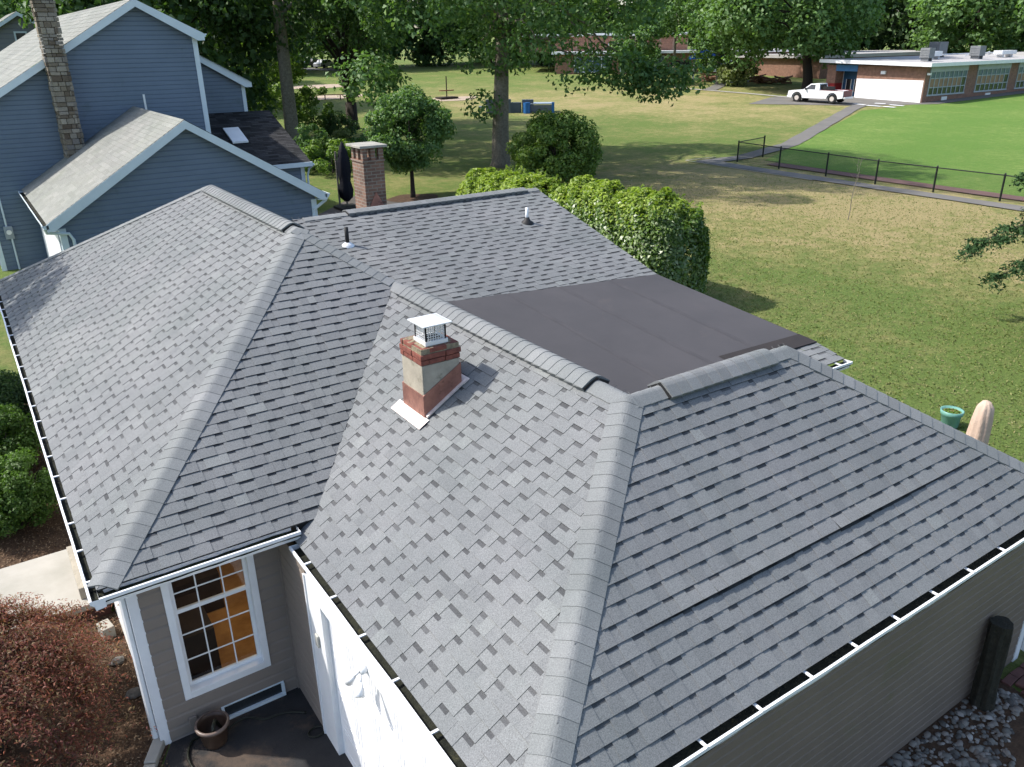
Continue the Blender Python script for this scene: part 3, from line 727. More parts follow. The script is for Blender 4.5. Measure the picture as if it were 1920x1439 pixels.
b.prism([rp(cx0-.13, cy0-.10), rp(cx0-.005, cy0-.10), rp(cx0-.005, cy1+.12), rp(cx0-.13, cy1+.12)], (0, 0, .006))
b.prism([rp(cx0+.005, cy0-.055, .024), rp(cx1+.06, cy0-.055, .024), rp(cx1+.06, cy0-.012, .024), rp(cx0+.005, cy0-.012, .024)], (0, 0, .02))
b.prism([rp(cx1+.015, cy0-.06), rp(cx1+.09, cy0-.06), rp(cx1+.09, cy1+.05), rp(cx1+.015, cy1+.05)], (0, 0, .006))
b.build('base_flashing', m_flashw, CHO)
rnd = random.Random(5); b = MB()
def brick_ring(z, grow, hgt, bl, jit):
    x0, x1, y0, y1 = cx0-grow, cx1+grow, cy0-grow, cy1+grow; dp = .10
    for side in range(4):
        L = (y1-y0) if side % 2 == 0 else (x1-x0-2*dp); s = 0
        while s < L-.02:
            w = min(L-s, bl*rnd.uniform(.85, 1.1)); j = rnd.uniform(-jit, jit); c = s+w/2
            if side == 0: b.box((x0+dp/2+j, y0+c, z+hgt/2), (dp, w-.008, hgt-.01), Matrix.Rotation(rnd.uniform(-jit, jit)*2, 3, 'Z'))
            if side == 2: b.box((x1-dp/2+j, y0+c, z+hgt/2), (dp, w-.008, hgt-.01), Matrix.Rotation(rnd.uniform(-jit, jit)*2, 3, 'Z'))
            if side == 1: b.box((x0+dp+c, y0+dp/2+j, z+hgt/2), (w-.008, dp, hgt-.01), Matrix.Rotation(rnd.uniform(-jit, jit)*2, 3, 'Z'))
            if side == 3: b.box((x0+dp+c, y1-dp/2+j, z+hgt/2), (w-.008, dp, hgt-.01), Matrix.Rotation(rnd.uniform(-jit, jit)*2, 3, 'Z'))
            s += w
brick_ring(1.457, .012, .065, .2, .004); brick_ring(1.522, .022, .065, .2, .008); brick_ring(1.590, -.002, .062, .2, .014)
b.build('brick_crown', m_redb, CHO, bevel=.006)
b = MB(); b.bb(cx0+.03, cx1-.03, cy0+.03, cy1-.03, 1.46, 1.60); ncr = 12
for i in range(ncr):
    for j in range(ncr):
        x0, y0 = cx0+(cx1-cx0)*i/ncr, cy0+(cy1-cy0)*j/ncr; dx, dy = (cx1-cx0)/ncr, (cy1-cy0)/ncr
        r_ = max(abs(i+.5-ncr/2), abs(j+.5-ncr/2))/(ncr/2); b.box((x0+dx/2, y0+dy/2, 1.60+.03*(1-r_)), (dx*1.02, dy*1.02, .08+.02*(1-r_)+rnd.uniform(-.008, .008)))
b.build('mortar_crown', m_mort, CHO)
kx0, kx1, ky0, ky1 = 1.76, 2.00, .0, .24
b = MB(); b.bb(kx0-.02, kx1+.02, ky0-.02, ky1+.02, 1.655, 1.70)
for i in range(9):
    for (xa, ya) in ((kx0+(kx1-kx0)*i/8, ky0), (kx0+(kx1-kx0)*i/8, ky1), (kx0, ky0+(ky1-ky0)*i/8), (kx1, ky0+(ky1-ky0)*i/8)):
        b.box((xa, ya, 1.79), (.006 if i % 8 else .014, .006 if i % 8 else .014, .18))
for k in range(6):
    z = 1.72+k*.028
    for (x0, x1, y0, y1) in ((kx0, kx1, ky0-.003, ky0+.003), (kx0, kx1, ky1-.003, ky1+.003), (kx0-.003, kx0+.003, ky0, ky1), (kx1-.003, kx1+.003, ky0, ky1)): b.bb(x0, x1, y0, y1, z-.003, z+.003)
CC = b.build('chimney_cap', m_galv, CHO)
b = MB(); b.box((1.88, .12, 1.888), (.36, .36, .012)); b.box((1.88, .12, 1.905), (.35, .35, .028), taper=.55); b.build('lid', m_galv, CC)
b = MB(); b.bb(kx0+.02, kx1-.02, ky0+.02, ky1-.02, 1.69, 1.705); b.build('flue', m_black, CC)
# ---------------- patio chimney (rear slope of the gable wing)
b = MB(); b.bb(4.74, 5.19, 8.0, 8.55, .3, 2.52); PC = b.build('chimney', m_brick, H)
PC['label'] = 'tall brown brick chimney with a stone slab on open brick posts'
b = MB()
for (x, y) in ((4.79, 8.05), (4.79, 8.50), (5.14, 8.05), (5.14, 8.50), (4.965, 8.05), (4.79, 8.28)): b.bb(x-.05, x+.05, y-.05, y+.05, 2.52, 2.76)
b.bb(4.72, 5.21, 7.98, 8.57, 2.49, 2.525); b.build('chimney_posts', m_brick, PC)
b = MB(); b.box((4.96, 8.28, 2.79), (.60, .70, .05)); b.build('slab', m_slab, PC, bevel=.01)
b = MB(); b.prism([(4.72, 7.985, 1.45), (5.21, 7.985, 1.45), (4.965, 7.985, 1.90)], (0, .012, 0)); b.build('flashing', m_copper, PC)

# ------------------------------------------------------------------ blue house
B = thing('neighbour_house', 'two storey blue clapboard house with tall stone chimney and attached gabled garage', 'house', (3, 24, G))
siding('wall', (0.02, 18.28, 0), (1, 0, 0), [(0, G), (7.46, G), (7.46, .12), (3.73, 2.50), (0, .12)], m_blue, B)
siding('wall', (0.02, 25.2, 0), (0, -1, 0), [(0, G), (6.92, G), (6.92, .12), (0, .12)], m_blue, B)
siding('wall', (7.48, 18.28, 0), (0, 1, 0), [(0, G), (6.92, G), (6.92, .12), (0, .12)], m_blue, B)
AP = (3.747, 18.0, 2.73)
shingles('roof', [(-.29, 18.0, .235), (-.29, 25.2, .235), (3.747, 25.2, 2.73), AP], m_shp, B, tabs=False, seed=21, e=.16)
shingles('roof', [(7.78, 25.2, .235), (7.78, 18.0, .235), AP, (3.747, 25.2, 2.73)], m_shp, B, tabs=False, seed=22, e=.16)
b = MB()
for sx, xe in ((1, 7.80), (-1, -.31)):
    b.prism([(3.747, 17.98, 2.715), (xe, 17.98, .215), (xe, 17.98, .02), (xe-sx*.18, 17.98, .02), (3.747, 17.98, 2.48)], (0, .03, 0))
    b.prism([(xe, 17.99, .03), (xe-sx*.30, 17.99, .03), (xe-sx*.30, 18.28, .03), (xe, 18.28, .03)], (0, 0, .02))
    b.prism([(3.747, 18.02, 2.60), (xe, 18.02, .10), (xe, 18.26, .10), (3.747, 18.26, 2.60)], (0, 0, -.02))
b.build('fascia', m_bluetrim, B)
gutter((-.30, 25.1, .20), (-.30, 17.98, .20), (-1, 0, 0), B, mat=m_bluetrim, hang=False)
gutter((7.79, 17.98, .20), (7.79, 25.1, .20), (1, 0, 0), B, mat=m_bluetrim, hang=False)
b = MB(); b.bb(-.01, .16, 18.225, 18.25, G, .03); b.bb(-.012, .012, 18.25, 18.45, G, .03); b.build('corner_board', m_bluetrim, B)
b = MB(); b.bb(7.34, 7.51, 18.225, 18.25, G, .03); b.build('corner_board', m_bluetrim, B)
b = MB(); b.tube([(7.86, 18.1, .12), (7.80, 18.15, -.02), (7.40, 18.2, -.28), (7.36, 18.2, -.45), (7.36, 18.2, -2.4)], .05, 6); b.build('downspout', m_bluetrim, B)
b = MB(); b.tube([(-.36, 18.05, .12), (-.33, 18.1, -.02), (.22, 18.2, -.12), (.30, 18.2, -.30), (.30, 18.2, -2.4)], .045, 6); b.build('downspout', m_bluetrim, B)
# garage side on the left face of the wing
b = MB(); b.bb(-.02, 0.0, 18.9, 24.6, G+.0, -.25); b.build('garage_door', m_trim, B)
# tall block
TA = (4.33, 24.95, 6.19)
zl = lambda x: 6.19-.597*(4.33-x)
zr = lambda x: 6.19-.508*(x-4.33)
siding('wall', (-1.42, 25.25, 0), (1, 0, 0), [(0, G), (7.68, G), (7.68, zr(6.26)-.1), (5.75, 6.0), (0, zl(-1.42)-.15)], m_blue, B)
siding('wall', (6.26, 25.25, 0), (0, 1, 0), [(0, G), (16, G), (16, 5), (0, 5)], m_blue, B)
siding('wall', (-1.42, 47, 0), (0, -1, 0), [(0, G), (21.75, G), (21.75, 2.5), (0, 2.5)], m_blue, B)
shingles('roof', [(-1.75, 24.95, zl(-1.75)), (-1.75, 47.5, zl(-1.75)), (4.33, 47.5, 6.19), TA], m_shp, B, tabs=False, seed=23, e=.3)
shingles('roof', [(6.476, 41.5, zr(6.476)), (6.476, 24.95, zr(6.476)), TA, (4.33, 41.5, 6.19)], m_shp, B, tabs=False, seed=24, e=.3)
b = MB(); b.prism([(4.33, 24.93, 6.18), (6.50, 24.93, zr(6.5)-.01), (6.50, 24.93, zr(6.5)-.24), (6.26, 24.93, zr(6.5)-.24), (4.33, 24.93, 5.94)], (0, .03, 0))
b.prism([(4.33, 24.93, 6.18), (-1.78, 24.93, zl(-1.78)-.01), (-1.78, 24.93, zl(-1.78)-.24), (-1.55, 24.93, zl(-1.55)-.24), (4.33, 24.93, 5.92)], (0, .03, 0))
b.prism([(4.33, 24.97, 6.02), (6.50, 24.97, zr(6.5)-.14), (6.50, 25.24, zr(6.5)-.14), (4.33, 25.24, 6.02)], (0, 0, -.02))
b.prism([(4.33, 24.97, 6.02), (-1.78, 24.97, zl(-1.78)-.14), (-1.78, 25.24, zl(-1.78)-.14), (4.33, 25.24, 6.02)], (0, 0, -.02)); b.build('fascia', m_bluetrim, B)
gutter((6.48, 24.95, zr(6.476)-.03), (6.48, 41, zr(6.476)-.03), (1, 0, 0), B, mat=m_bluetrim, hang=False)
b = MB(); b.bb(6.12, 6.29, 25.19, 25.217, 1.0, zr(6.26)-.2); b.build('corner_board', m_bluetrim, B)
b = MB(); b.bb(-1.45, -1.30, 25.19, 25.217, G, zl(-1.3)-.2); b.build('corner_board', m_bluetrim, B)
# lower rear part on the right
siding('wall', (6.3, 29.5, 0), (1, 0, 0), [(0, 0), (2.75, 0), (2.75, 3.1), (0, 4.75)], m_blue, B)
b = MB(); b.prism([(6.3, 29.25, 4.90), (9.32, 29.25, 3.22), (9.32, 29.25, 3.02), (9.05, 29.25, 3.02), (6.3, 29.25, 4.66)], (0, .03, 0)); b.bb(8.92, 9.07, 29.45, 29.48, 1.5, 3.15); b.build('fascia', m_bluetrim, B)
shingles('roof', [(9.32, 36, 3.2), (9.32, 29.2, 3.2), (6.3, 29.2, 4.89), (6.3, 36, 4.89)], m_shp, B, tabs=False, seed=25, e=.3)
siding('wall', (9.05, 29.5, 0), (0, 1, 0), [(0, 0), (6, 0), (6, 3.1), (0, 3.1)], m_blue, B)
# low dark roof with skylight
lr = lambda y: .3+.392*(y-25.05)
shingles('roof', [(6.3, 25.05, .3), (10.0, 25.05, .3), (10.0, 29.46, lr(29.46)), (6.3, 29.46, lr(29.46))], m_shd, B, tabs=False, seed=26)
b = MB(); b.prism([(7.50, 26.83, lr(26.83)+.03), (8.13, 26.83, lr(26.83)+.03), (8.13, 27.98, lr(27.98)+.03), (7.50, 27.98, lr(27.98)+.03)], (0, 0, .07)); b.build('skylight', m_white, B)
siding('wall', (6.3, 25.4, 0), (1, 0, 0), [(0, G), (3.5, G), (3.5, .25), (0, .25)], m_blue, B)
siding('wall', (9.8, 25.4, 0), (0, 1, 0), [[(0, G), (4.1, G), (4.1, 1.8), (0, .25)]], m_blue, B)
b = MB(); b.bb(6.3, 10.05, 24.98, 25.06, .12, .29); b.bb(9.98, 10.06, 25.06, 25.7, .1, .28); b.bb(9.66, 9.82, 25.36, 25.392, G, .15); b.build('fascia', m_bluetrim, B)
b = MB(); b.tube([(10.1, 25.0, .2), (9.95, 25.2, .0), (9.9, 25.3, -.3), (9.9, 25.3, -2.4)], .045, 6); b.build('downspout', m_bluetrim, B)
# stone chimney: real stones
rnd = random.Random(11); b = MB(); z = .6
b.bb(1.36, 1.74, 24.62, 25.2, .6, 8.0, 0, .3)
zz = .6
while zz < 8.0:
    h = rnd.uniform(.09, .2); t_ = min(1, max(0, (zz-.6)/6)); sh = .0*t_
    for (side, L) in (('f', .50), ('l', .62), ('r', .62)):
        s = 0
        while s < L-.03:
            w = min(L-s, rnd.uniform(.12, .34)); j = rnd.uniform(0, .045); tn = rnd.random()
            if side == 'f': b.box((1.30+s+w/2, 24.62-j/2, zz+h/2), (w-.015, .12+j, h-.015), Matrix.Rotation(rnd.uniform(-.05, .05), 3, 'Y'), 0, tn)
            if side == 'l': b.box((1.32-j/2, 24.58+s+w/2, zz+h/2), (.12+j, w-.015, h-.015), None, 0, tn)
            if side == 'r': b.box((1.80+j/2, 24.58+s+w/2, zz+h/2), (.12+j, w-.015, h-.015), None, 0, tn)
            s += w
    zz += h
b.build('stone_chimney', m_stone, B, bevel=.012)
b = MB(); b.bb(-1.10, -.84, 25.08, 25.22, -1.36, -.93); mt = b.build('electric_meter', simple('meter_grey', (.3, .34, .37), None, 4, .5), B, bevel=.01)
b = MB(); b.tube([(-.97, 25.07, -1.12), (-.97, 25.0, -1.12)], .08, 12); b.build('meter_glass', m_galv, mt)
b = MB(); b.tube([(-1.0, 25.15, -.93), (-1.0, 25.15, 3)], .03, 6); b.tube([(-.93, 25.15, -1.36), (-.93, 25.15, G)], .03, 6); b.build('conduit', m_bluetrim, B)
b = MB(); b.tube([(4.1, 24.9, 2.6), (4.1, 24.9, 3.12)], .035, 8); b.build('vent_pipe', m_white, B)
# ------------------------------------------------------------------ grey house far left
Gh = thing('grey_house', 'grey gabled house with a small white framed window, behind the blue house', 'house', (3, 64, -2))
siding('wall', (-3, 60, 0), (1, 0, 0), [(0, -2.2), (10, -2.2), (10, 4.6), (6.79, 6.72), (3.4, 4.6), (0, 4.6)], m_greys, Gh, e=.3, lap=.03)
shingles('roof', [(.2, 59.6, 4.75), (.2, 68, 4.75), (3.79, 68, 6.92), (3.79, 59.6, 6.92)], m_shp, Gh, tabs=False, seed=31, e=.3)
shingles('roof', [(7.4, 68, 4.75), (7.4, 59.6, 4.75), (3.79, 59.6, 6.92), (3.79, 68, 6.92)], m_shp, Gh, tabs=False, seed=32, e=.3)
b = MB(); b.prism([(3.79, 59.58, 6.9), (7.42, 59.58, 4.70), (7.42, 59.58, 4.48), (3.79, 59.58, 6.66)], (0, .03, 0)); b.prism([(3.79, 59.58, 6.9), (.18, 59.58, 4.70), (.18, 59.58, 4.48), (3.79, 59.58, 6.66)], (0, .03, 0)); b.build('fascia', m_bluetrim, Gh)
b = MB(); b.bb(3.36, 4.14, 59.9, 59.96, 4.6, 5.7); w_ = b.build('window', m_bluetrim, Gh); b = MB(); b.bb(3.46, 4.04, 59.88, 59.92, 4.7, 5.6); b.build('pane', m_glassd, w_)

# ------------------------------------------------------------------ school
SC = thing('school_building', 'single storey brick school wing with white painted end wall and long window bands', 'school', (100, 50, -1.5))
X0, Y0 = 79.3, 40.04; ZB, ZT = -2.4, 1.85
b = MB(); b.bb(X0, X0+70, Y0+.0, Y0+7.6, ZB, ZT)
b.bb(X0+1.6, X0+70, Y0+7.6, Y0+11.2, ZB, ZT); b.bb(X0, X0+1.6, Y0+10.2, Y0+11.3, ZB, ZT); b.build('wall', m_sbrick, SC)
b = MB(); b.bb(X0-.03, X0, Y0+.12, Y0+7.55, ZB, .55); pw = b.build('painted_panel', simple('mural_white', (.84, .85, .86), (.80, .81, .83), .5, .6), SC)
b = MB(); mb_ = simple('mural_sketch', (.55, .62, .68), None, 3, .6); rn = random.Random(2)
for k in range(14):
    y = Y0+1.2+rn.uniform(0, 3.2); z = -.9+rn.uniform(0, .6)+.25*math.sin(y); b.bb(X0-.04, X0-.03, y, y+rn.uniform(.1, .5), z, z+.05)
b.build('mural_sketch', mb_, pw)
b = MB(); b.bb(X0-.02, X0+1.6, Y0+10.18, Y0+11.32, ZB, 0.0); b.build('red_base', simple('red_paint', (.30, .02, .02), None, 2, .6), SC)
b = MB(); b.bb(X0+1.4, X0+1.58, Y0+7.6, Y0+10.2, ZB, 1.4); dr = b.build('door', simple('blue_door', (.03, .10, .19), None, 2, .5), SC)
b = MB(); b.bb(X0+1.35, X0+1.39, Y0+8.1, Y0+8.7, -.9, .4); b.bb(X0+1.35, X0+1.39, Y0+9.1, Y0+9.7, -.9, .4); b.build('pane', m_glassd, dr)
b = MB()
for y in (8.1, 8.7, 9.1, 9.7, 10.15): b.bb(X0+1.33, X0+1.38, Y0+y-.03, Y0+y+.03, -1.6 if y > 10 else -.9, 1.3 if y > 10 else .4)
b.build('door_trim', m_trim, dr)
b = MB(); b.bb(X0-.05, X0+1.5, Y0+7.6, Y0+10.2, 1.25, 1.9); b.build('entrance_fascia', simple('blue_fascia', (.045, .16, .33), None, 2, .6), SC)
b = MB(); b.prism([(X0-.7, Y0-.8, 1.88), (X0+75, Y0-.8, 1.88), (X0+75, Y0+11.9, 2.14), (X0-.7, Y0+11.9, 2.14)], (0, 0, .28)); b.build('roof', m_roofgr, SC)
b = MB(); b.prism([(X0-.75, Y0-.86, 1.84), (X0+75, Y0-.86, 1.84), (X0+75, Y0-.81, 1.84), (X0-.75, Y0-.81, 1.84)], (0, 0, .34)); b.prism([(X0-.76, Y0-.81, 1.84), (X0-.71, Y0-.81, 1.84), (X0-.71, Y0+11.9, 2.1), (X0-.76, Y0+11.9, 2.1)], (0, 0, .34)); b.build('roof_edge', m_trim, SC)
m_frame = simple('window_mullion', (.38, .42, .45), None, 2, .5); m_blueg = simple('blue_glass', (.09, .15, .21), (.06, .1, .15), .8, .15, spec=.6)
def win_band(x0, x1, nx):
    b = MB(); b.bb(x0-.15, x1+.15, Y0-.10, Y0-.002, -.95, -.80); b.bb(x0-.15, x1+.15, Y0-.10, Y0-.002, 1.30, 1.84)
    for i in range(nx+1):
        x = x0+(x1-x0)*i/nx; b.bb(x-.05, x+.05, Y0-.09, Y0-.002, -.8, 1.3)
    for z in (-.15, .7): b.bb(x0, x1, Y0-.085, Y0-.002, z-.04, z+.04)
    wn = b.build('window', m_frame, SC)
    for i in range(nx):
        xa, xb = x0+(x1-x0)*i/nx+.05, x0+(x1-x0)*(i+1)/nx-.05; b = MB()
        b.bb(xa, xb, Y0-.04, Y0-.003, .74, 1.3, 1); b.bb(xa, xb, Y0-.04, Y0-.003, -.11, .66, 2 if i < nx-1 else 0); b.bb(xa, xb, Y0-.04, Y0-.003, -.8, -.19, 0)
        b.build('pane', [m_glassd, m_blueg, m_tan], wn)
win_band(80.1, 86.7, 8); win_band(88.9, 95.3, 7); win_band(97.3, 103.5, 7); win_band(105.5, 112, 7)
for x in (83.3, 91.8, 100.5):
    b = MB(); b.bb(x-.5, x+.5, Y0-.05, Y0-.002, -1.45, -1.1); b.build('wall_vent', m_galv, SC)
b = MB(); b.bb(X0-.16, X0, Y0+4.3, Y0+4.8, 1.05, 1.35); b.build('wall_light', m_trim, SC)
b = MB(); b.bb(X0+.1, X0+.4, Y0-.35, Y0-.05, 1.05, 1.25); b.build('corner_light', m_trim, SC)
m_ac = simple('ac_grey', (.20, .21, .22), None, 3, .6)
for (x, y, dx, dy, dz, wh) in ((82.6, 42.2, 1.0, 1.0, .95, 0), (87.8, 44.6, 1.9, 1.0, .5, 1), (94.5, 48.0, 1.7, 1.3, 1.3, 0), (92.6, 42.4, 1.2, 1.1, 1.0, 0), (100.5, 43.4, 3.2, 1.0, .4, 1)):
    zb = 2.30+.02*(y-Y0); b = MB(); b.bb(x-dx/2, x+dx/2, y-dy/2, y+dy/2, zb+.2, zb+.2+dz)
    for s in (-1, 1): b.bb(x+s*dx*.3-.08, x+s*dx*.3+.08, y-dy/2+.1, y+dy/2-.1, zb-.1, zb+.2)
    for k in range(5): b.bb(x-dx/2-.03, x-dx/2, y-dy*.42, y+dy*.42, zb+.3+dz*k/6, zb+.3+dz*k/6+.05)
    b.build('roof_unit', m_trim if wh else m_ac, SC, bevel=.04)
b = MB()
for k in range(6): b.tube([(94+k*2, 44.5+.2*k, 2.5), (96+k*2, 44.5+.2*k, 2.85)], .06, 5)
b.tube([(90, 44.8, 2.7), (106, 45.2, 2.7)], .09, 6); b.build('roof_pipes', m_galv, SC)
# rear school wing behind the big tree
SR = thing('school_wing', 'dark flat roofed school wing half hidden behind the brick wing, with one roof unit', 'school', (110, 70, -1))
b = MB(); b.bb(98, 135, 66, 80, -2, 2.0); b.build('wall', m_sbrick, SR)
b = MB(); b.bb(97.4, 136, 65.3, 81, 2.0, 2.45); b.build('roof', m_roofgr, SR)
b = MB(); b.bb(104, 106, 68, 69.6, 2.5, 4.3); b.build('roof_unit', m_ac, SR, bevel=.04)
# left school building, behind the lawn
SL = thing('school_main_block', 'two level brick school block with white framed windows, seen through the trees', 'school', (95, 95, -1))
a0 = at(1150, 146); a1 = at(1302, 138); a2 = at(1385, 140); a3 = at(1470, 150)
ax_ = Vector((1, -.92, 0)).normalized(); yy_ = Vector((.68, .73, 0)).normalized()
o1 = Vector((78, 99, 0)); L1 = 24.0
def obox(m, o, u, s0, s1, d0, d1, z0, z1, mi=0):
    nrm = Vector((u.y, -u.x, 0))*-1
    R = Matrix((u, nrm, Vector((0, 0, 1)))).transposed(); c = o+u*(s0+s1)/2+nrm*(d0+d1)/2
    m.box((c.x, c.y, (z0+z1)/2), (s1-s0, d1-d0, z1-z0), R, mi)
b = MB(); obox(b, o1, ax_, 0, 36, 0, 10, -2, 2.7); obox(b, o1, ax_, -6, 20, 3.5, 14, 2.9, 5.2); b.build('wall', m_sbrick, SL)
b = MB(); obox(b, o1, ax_, -.5, 36.5, -.5, 10.5, 2.7, 3.05); obox(b, o1, ax_, -6.5, 20.5, 3, 14.5, 5.2, 5.6); b.build('roof', m_trim, SL)
for (s0, s1) in ((3, 8.5), (10, 16.5), (23, 27.5), (29, 34)):
    b = MB(); nw = 4
    for i in range(nw+1): s = s0+(s1-s0)*i/nw; obox(b, o1, ax_, s-.07, s+.07, -.12, -.002, .1, 2.3)
    for z in (.1, .8, 2.3): obox(b, o1, ax_, s0, s1, -.11, -.002, z-.06, z+.06)
    wn = b.build('window', m_trim, SL); b = MB(); obox(b, o1, ax_, s0, s1, -.05, -.003, .1, 2.3); b.build('pane', m_blueg, wn)
b = MB(); obox(b, o1, ax_, 17.5, 20.5, -.06, -.002, -1.3, 1.6); b.build('door', m_black, SL)
b = MB()
for i in range(8): obox(b, o1, ax_, 8+i*.8-.05, 8+i*.8+.05, 3.38, 3.49, 3.2, 4.2)
obox(b, o1, ax_, 8, 13.6, 3.38, 3.49, 4.15, 4.25); b.build('window', m_trim, SL)

# ------------------------------------------------------------------ pickup
def pickup():
    p0, p1 = Vector(at(1493, 190)), Vector(at(1578, 196)); c = (p0+p1)/2; d = p0-p1
    T = thing('pickup_truck', 'white single cab pickup truck with maroon tailgate parked beside the school', 'pickup truck', (c.x, c.y, gz(c.x, c.y)+.05), math.atan2(d.y, d.x))
    wh = simple('truck_white', (.82, .83, .84), (.78, .79, .80), 1, .25, spec=.5); tire = m_black; mar = simple('maroon_paint', (.16, .025, .03), None, 3, .4)
    b = MB(); hw = .98
    def arch(cx, r=.50): return [(cx+r*math.cos(a), .42+r*math.sin(a)) for a in [0, .5, 1.0, 1.57, 2.14, 2.64, math.pi]]
    side = [(2.95, .45), (2.98, .75), (2.9, 1.08), (1.3, 1.22), (-2.95, 1.16), (-2.95, .5)]
    low = side+[(x, z) for x, z in arch(-1.85)[::-1]]+[(x, z) for x, z in arch(1.95)[::-1]]
    b.prism([(x, -hw, z) for x, z in low], (0, .12, 0)); b.prism([(x, hw-.12, z) for x, z in low], (0, .12, 0))
    b.prism([(2.95, -hw+.12, .5), (2.98, -hw+.12, .75), (2.9, -hw+.12, 1.08), (1.3, -hw+.12, 1.22), (1.3, -hw+.12, .5)], (0, 2*hw-.24, 0))
    b.bb(-.35, 1.3, -hw+.12, hw-.12, .5, 1.19); b.bb(-2.9, -.35, -hw+.12, hw-.12, .5, .68)
    b.build('body', wh, T, local=True, bevel=.03)
    b = MB(); cab = [(1.35, 1.2), (.62, 1.78), (-.28, 1.80), (-.42, 1.17)]
    n = len(cab); A = [(x, -hw+.04, z) if z < 1.3 else (x, -hw+.2, z) for x, z in cab]; Bq = [(x, -y, z) for x, y, z in A]
    b.face(A[::-1]); b.face(Bq)
    for i in range(n): j = (i+1) % n; b.face((A[i], A[j], Bq[j], Bq[i]))
    cb = b.build('cab', wh, T, local=True)
    b = MB()
    for s in (-1, 1): b.face([(1.16, s*(hw-.03), 1.26), (.58, s*(hw-.17), 1.70), (.10, s*(hw-.17), 1.70), (.06, s*(hw-.03), 1.26)])
    b.face([(1.30, -.8, 1.26), (1.30, .8, 1.26), (.68, .72, 1.75), (.68, -.72, 1.75)]); b.face([(-.40, -.7, 1.3), (-.40, .7, 1.3), (-.31, .62, 1.7), (-.31, -.62, 1.7)])
    b.build('window', m_glassd, cb, local=True)
    for x in (1.95, -1.85):
        for s in (-1, 1):
            b = MB(); b.tube([(x, s*.74, .42), (x, s*.97, .42)], .42, 20); w = b.build('wheel', tire, T, local=True)
            b = MB(); b.tube([(x, s*.965, .42), (x, s*.985, .42)], .23, 16); b.build('rim', simple('rim', (.6, .55, .5), None, 6, .4), w, local=True)
            b = MB()
            for k in range(7):
                a0, a1 = k*math.pi/7, (k+1)*math.pi/7
                b.face([(x+.50*math.cos(a0), s*1.0, .42+.50*math.sin(a0)), (x+.50*math.cos(a1), s*1.0, .42+.50*math.sin(a1)), (x+.58*math.cos(a1), s*1.0, .42+.58*math.sin(a1)), (x+.58*math.cos(a0), s*1.0, .42+.58*math.sin(a0))])
            b.build('wheel_flare', tire, T, local=True)
    b = MB(); b.bb(-2.99, -2.94, -.85, .85, .6, 1.2); b.build('tailgate', mar, T, local=True)
    b = MB(); b.bb(-2.9, -.4, -.98, -.9, 1.17, 1.23); b.bb(-2.9, -.4, .9, .98, 1.17, 1.23); b.build('bed_rail', mar, T, local=True)
    b = MB(); b.bb(-3.15, -2.97, -.9, .9, .45, .62); b.build('bumper', m_galv, T, local=True); b = MB(); b.bb(2.97, 3.1, -.9, .9, .42, .62); b.build('bumper', m_galv, T, local=True)
    b = MB(); b.tube([(-.55, -.8, 1.2), (-.55, -.8, 1.72), (-.55, .8, 1.72), (-.55, .8, 1.2)], .03, 6); b.bb(-1.2, -.6, -.75, .75, 1.0, 1.5); b.build('rack', m_black, T, local=True)
    for s in (-1, 1): b = MB(); b.bb(2.93, 3.0, s*.75-.15, s*.75+.15, .78, .98); b.build('headlight', m_galv, T, local=True)
    for s in (-1, 1): b = MB(); b.bb(.95, 1.05, s*1.08-.09, s*1.08+.09, 1.2, 1.38); b.build('mirror', tire, T, local=True)
pickup()

# ------------------------------------------------------------------ fence
F1, F2 = at(1382, 304), at(1430, 295); run = [F1, at(1460, 317), at(1548, 331), at(1640.5, 346), at(1749, 361), at(1874, 378), at(2010, 400)]
m_fp = simple('black_post', (.012, .015, .014), None, 6, .5)
FE = thing('chain_link_fence', 'long black chain link fence with round posts beside the path and playing field', 'fence', F1)
def fence(run, h, root):
    for i, p in enumerate(run):
        b = MB(); b.tube([(p[0], p[1], p[2]-.1), (p[0], p[1], p[2]+h)], .045, 8); b.tube([(p[0], p[1], p[2]+h), (p[0], p[1], p[2]+h+.05)], [.05, .015], 8); b.build('post', m_fp, root)
    for i in range(len(run)-1):
        p, q = Vector(run[i]), Vector(run[i+1])
        b = MB(); b.tube([p+Vector((0, 0, h-.06)), q+Vector((0, 0, h-.06))], .028, 6); b.build('rail', m_fp, root)
        b = MB(); b.face([p+Vector((0, 0, .04)), q+Vector((0, 0, .04)), q+Vector((0, 0, h-.06)), p+Vector((0, 0, h-.06))]); b.build('wire_mesh', m_link, root)
fence(run, 1.24, FE)
FE2 = thing('chain_link_fence', 'short return of black chain link fence with a taller end post beside the path', 'fence', F2)
b = MB(); b.tube([(F2[0], F2[1], F2[2]-.1), (F2[0], F2[1], F2[2]+1.32)], .05, 8); b.build('post', m_fp, FE2)
p, q = Vector(F1)+Vector((.08, .02, 0)), Vector(F2)
b = MB(); b.tube([p+Vector((0, 0, 1.18)), q+Vector((0, 0, 1.22))], .028, 6); b.build('rail', m_fp, FE2)
b = MB(); b.face([p+Vector((0, 0, .04)), q+Vector((0, 0, .04)), q+Vector((0, 0, 1.2)), p+Vector((0, 0, 1.18))]); b.build('wire_mesh', m_link, FE2)

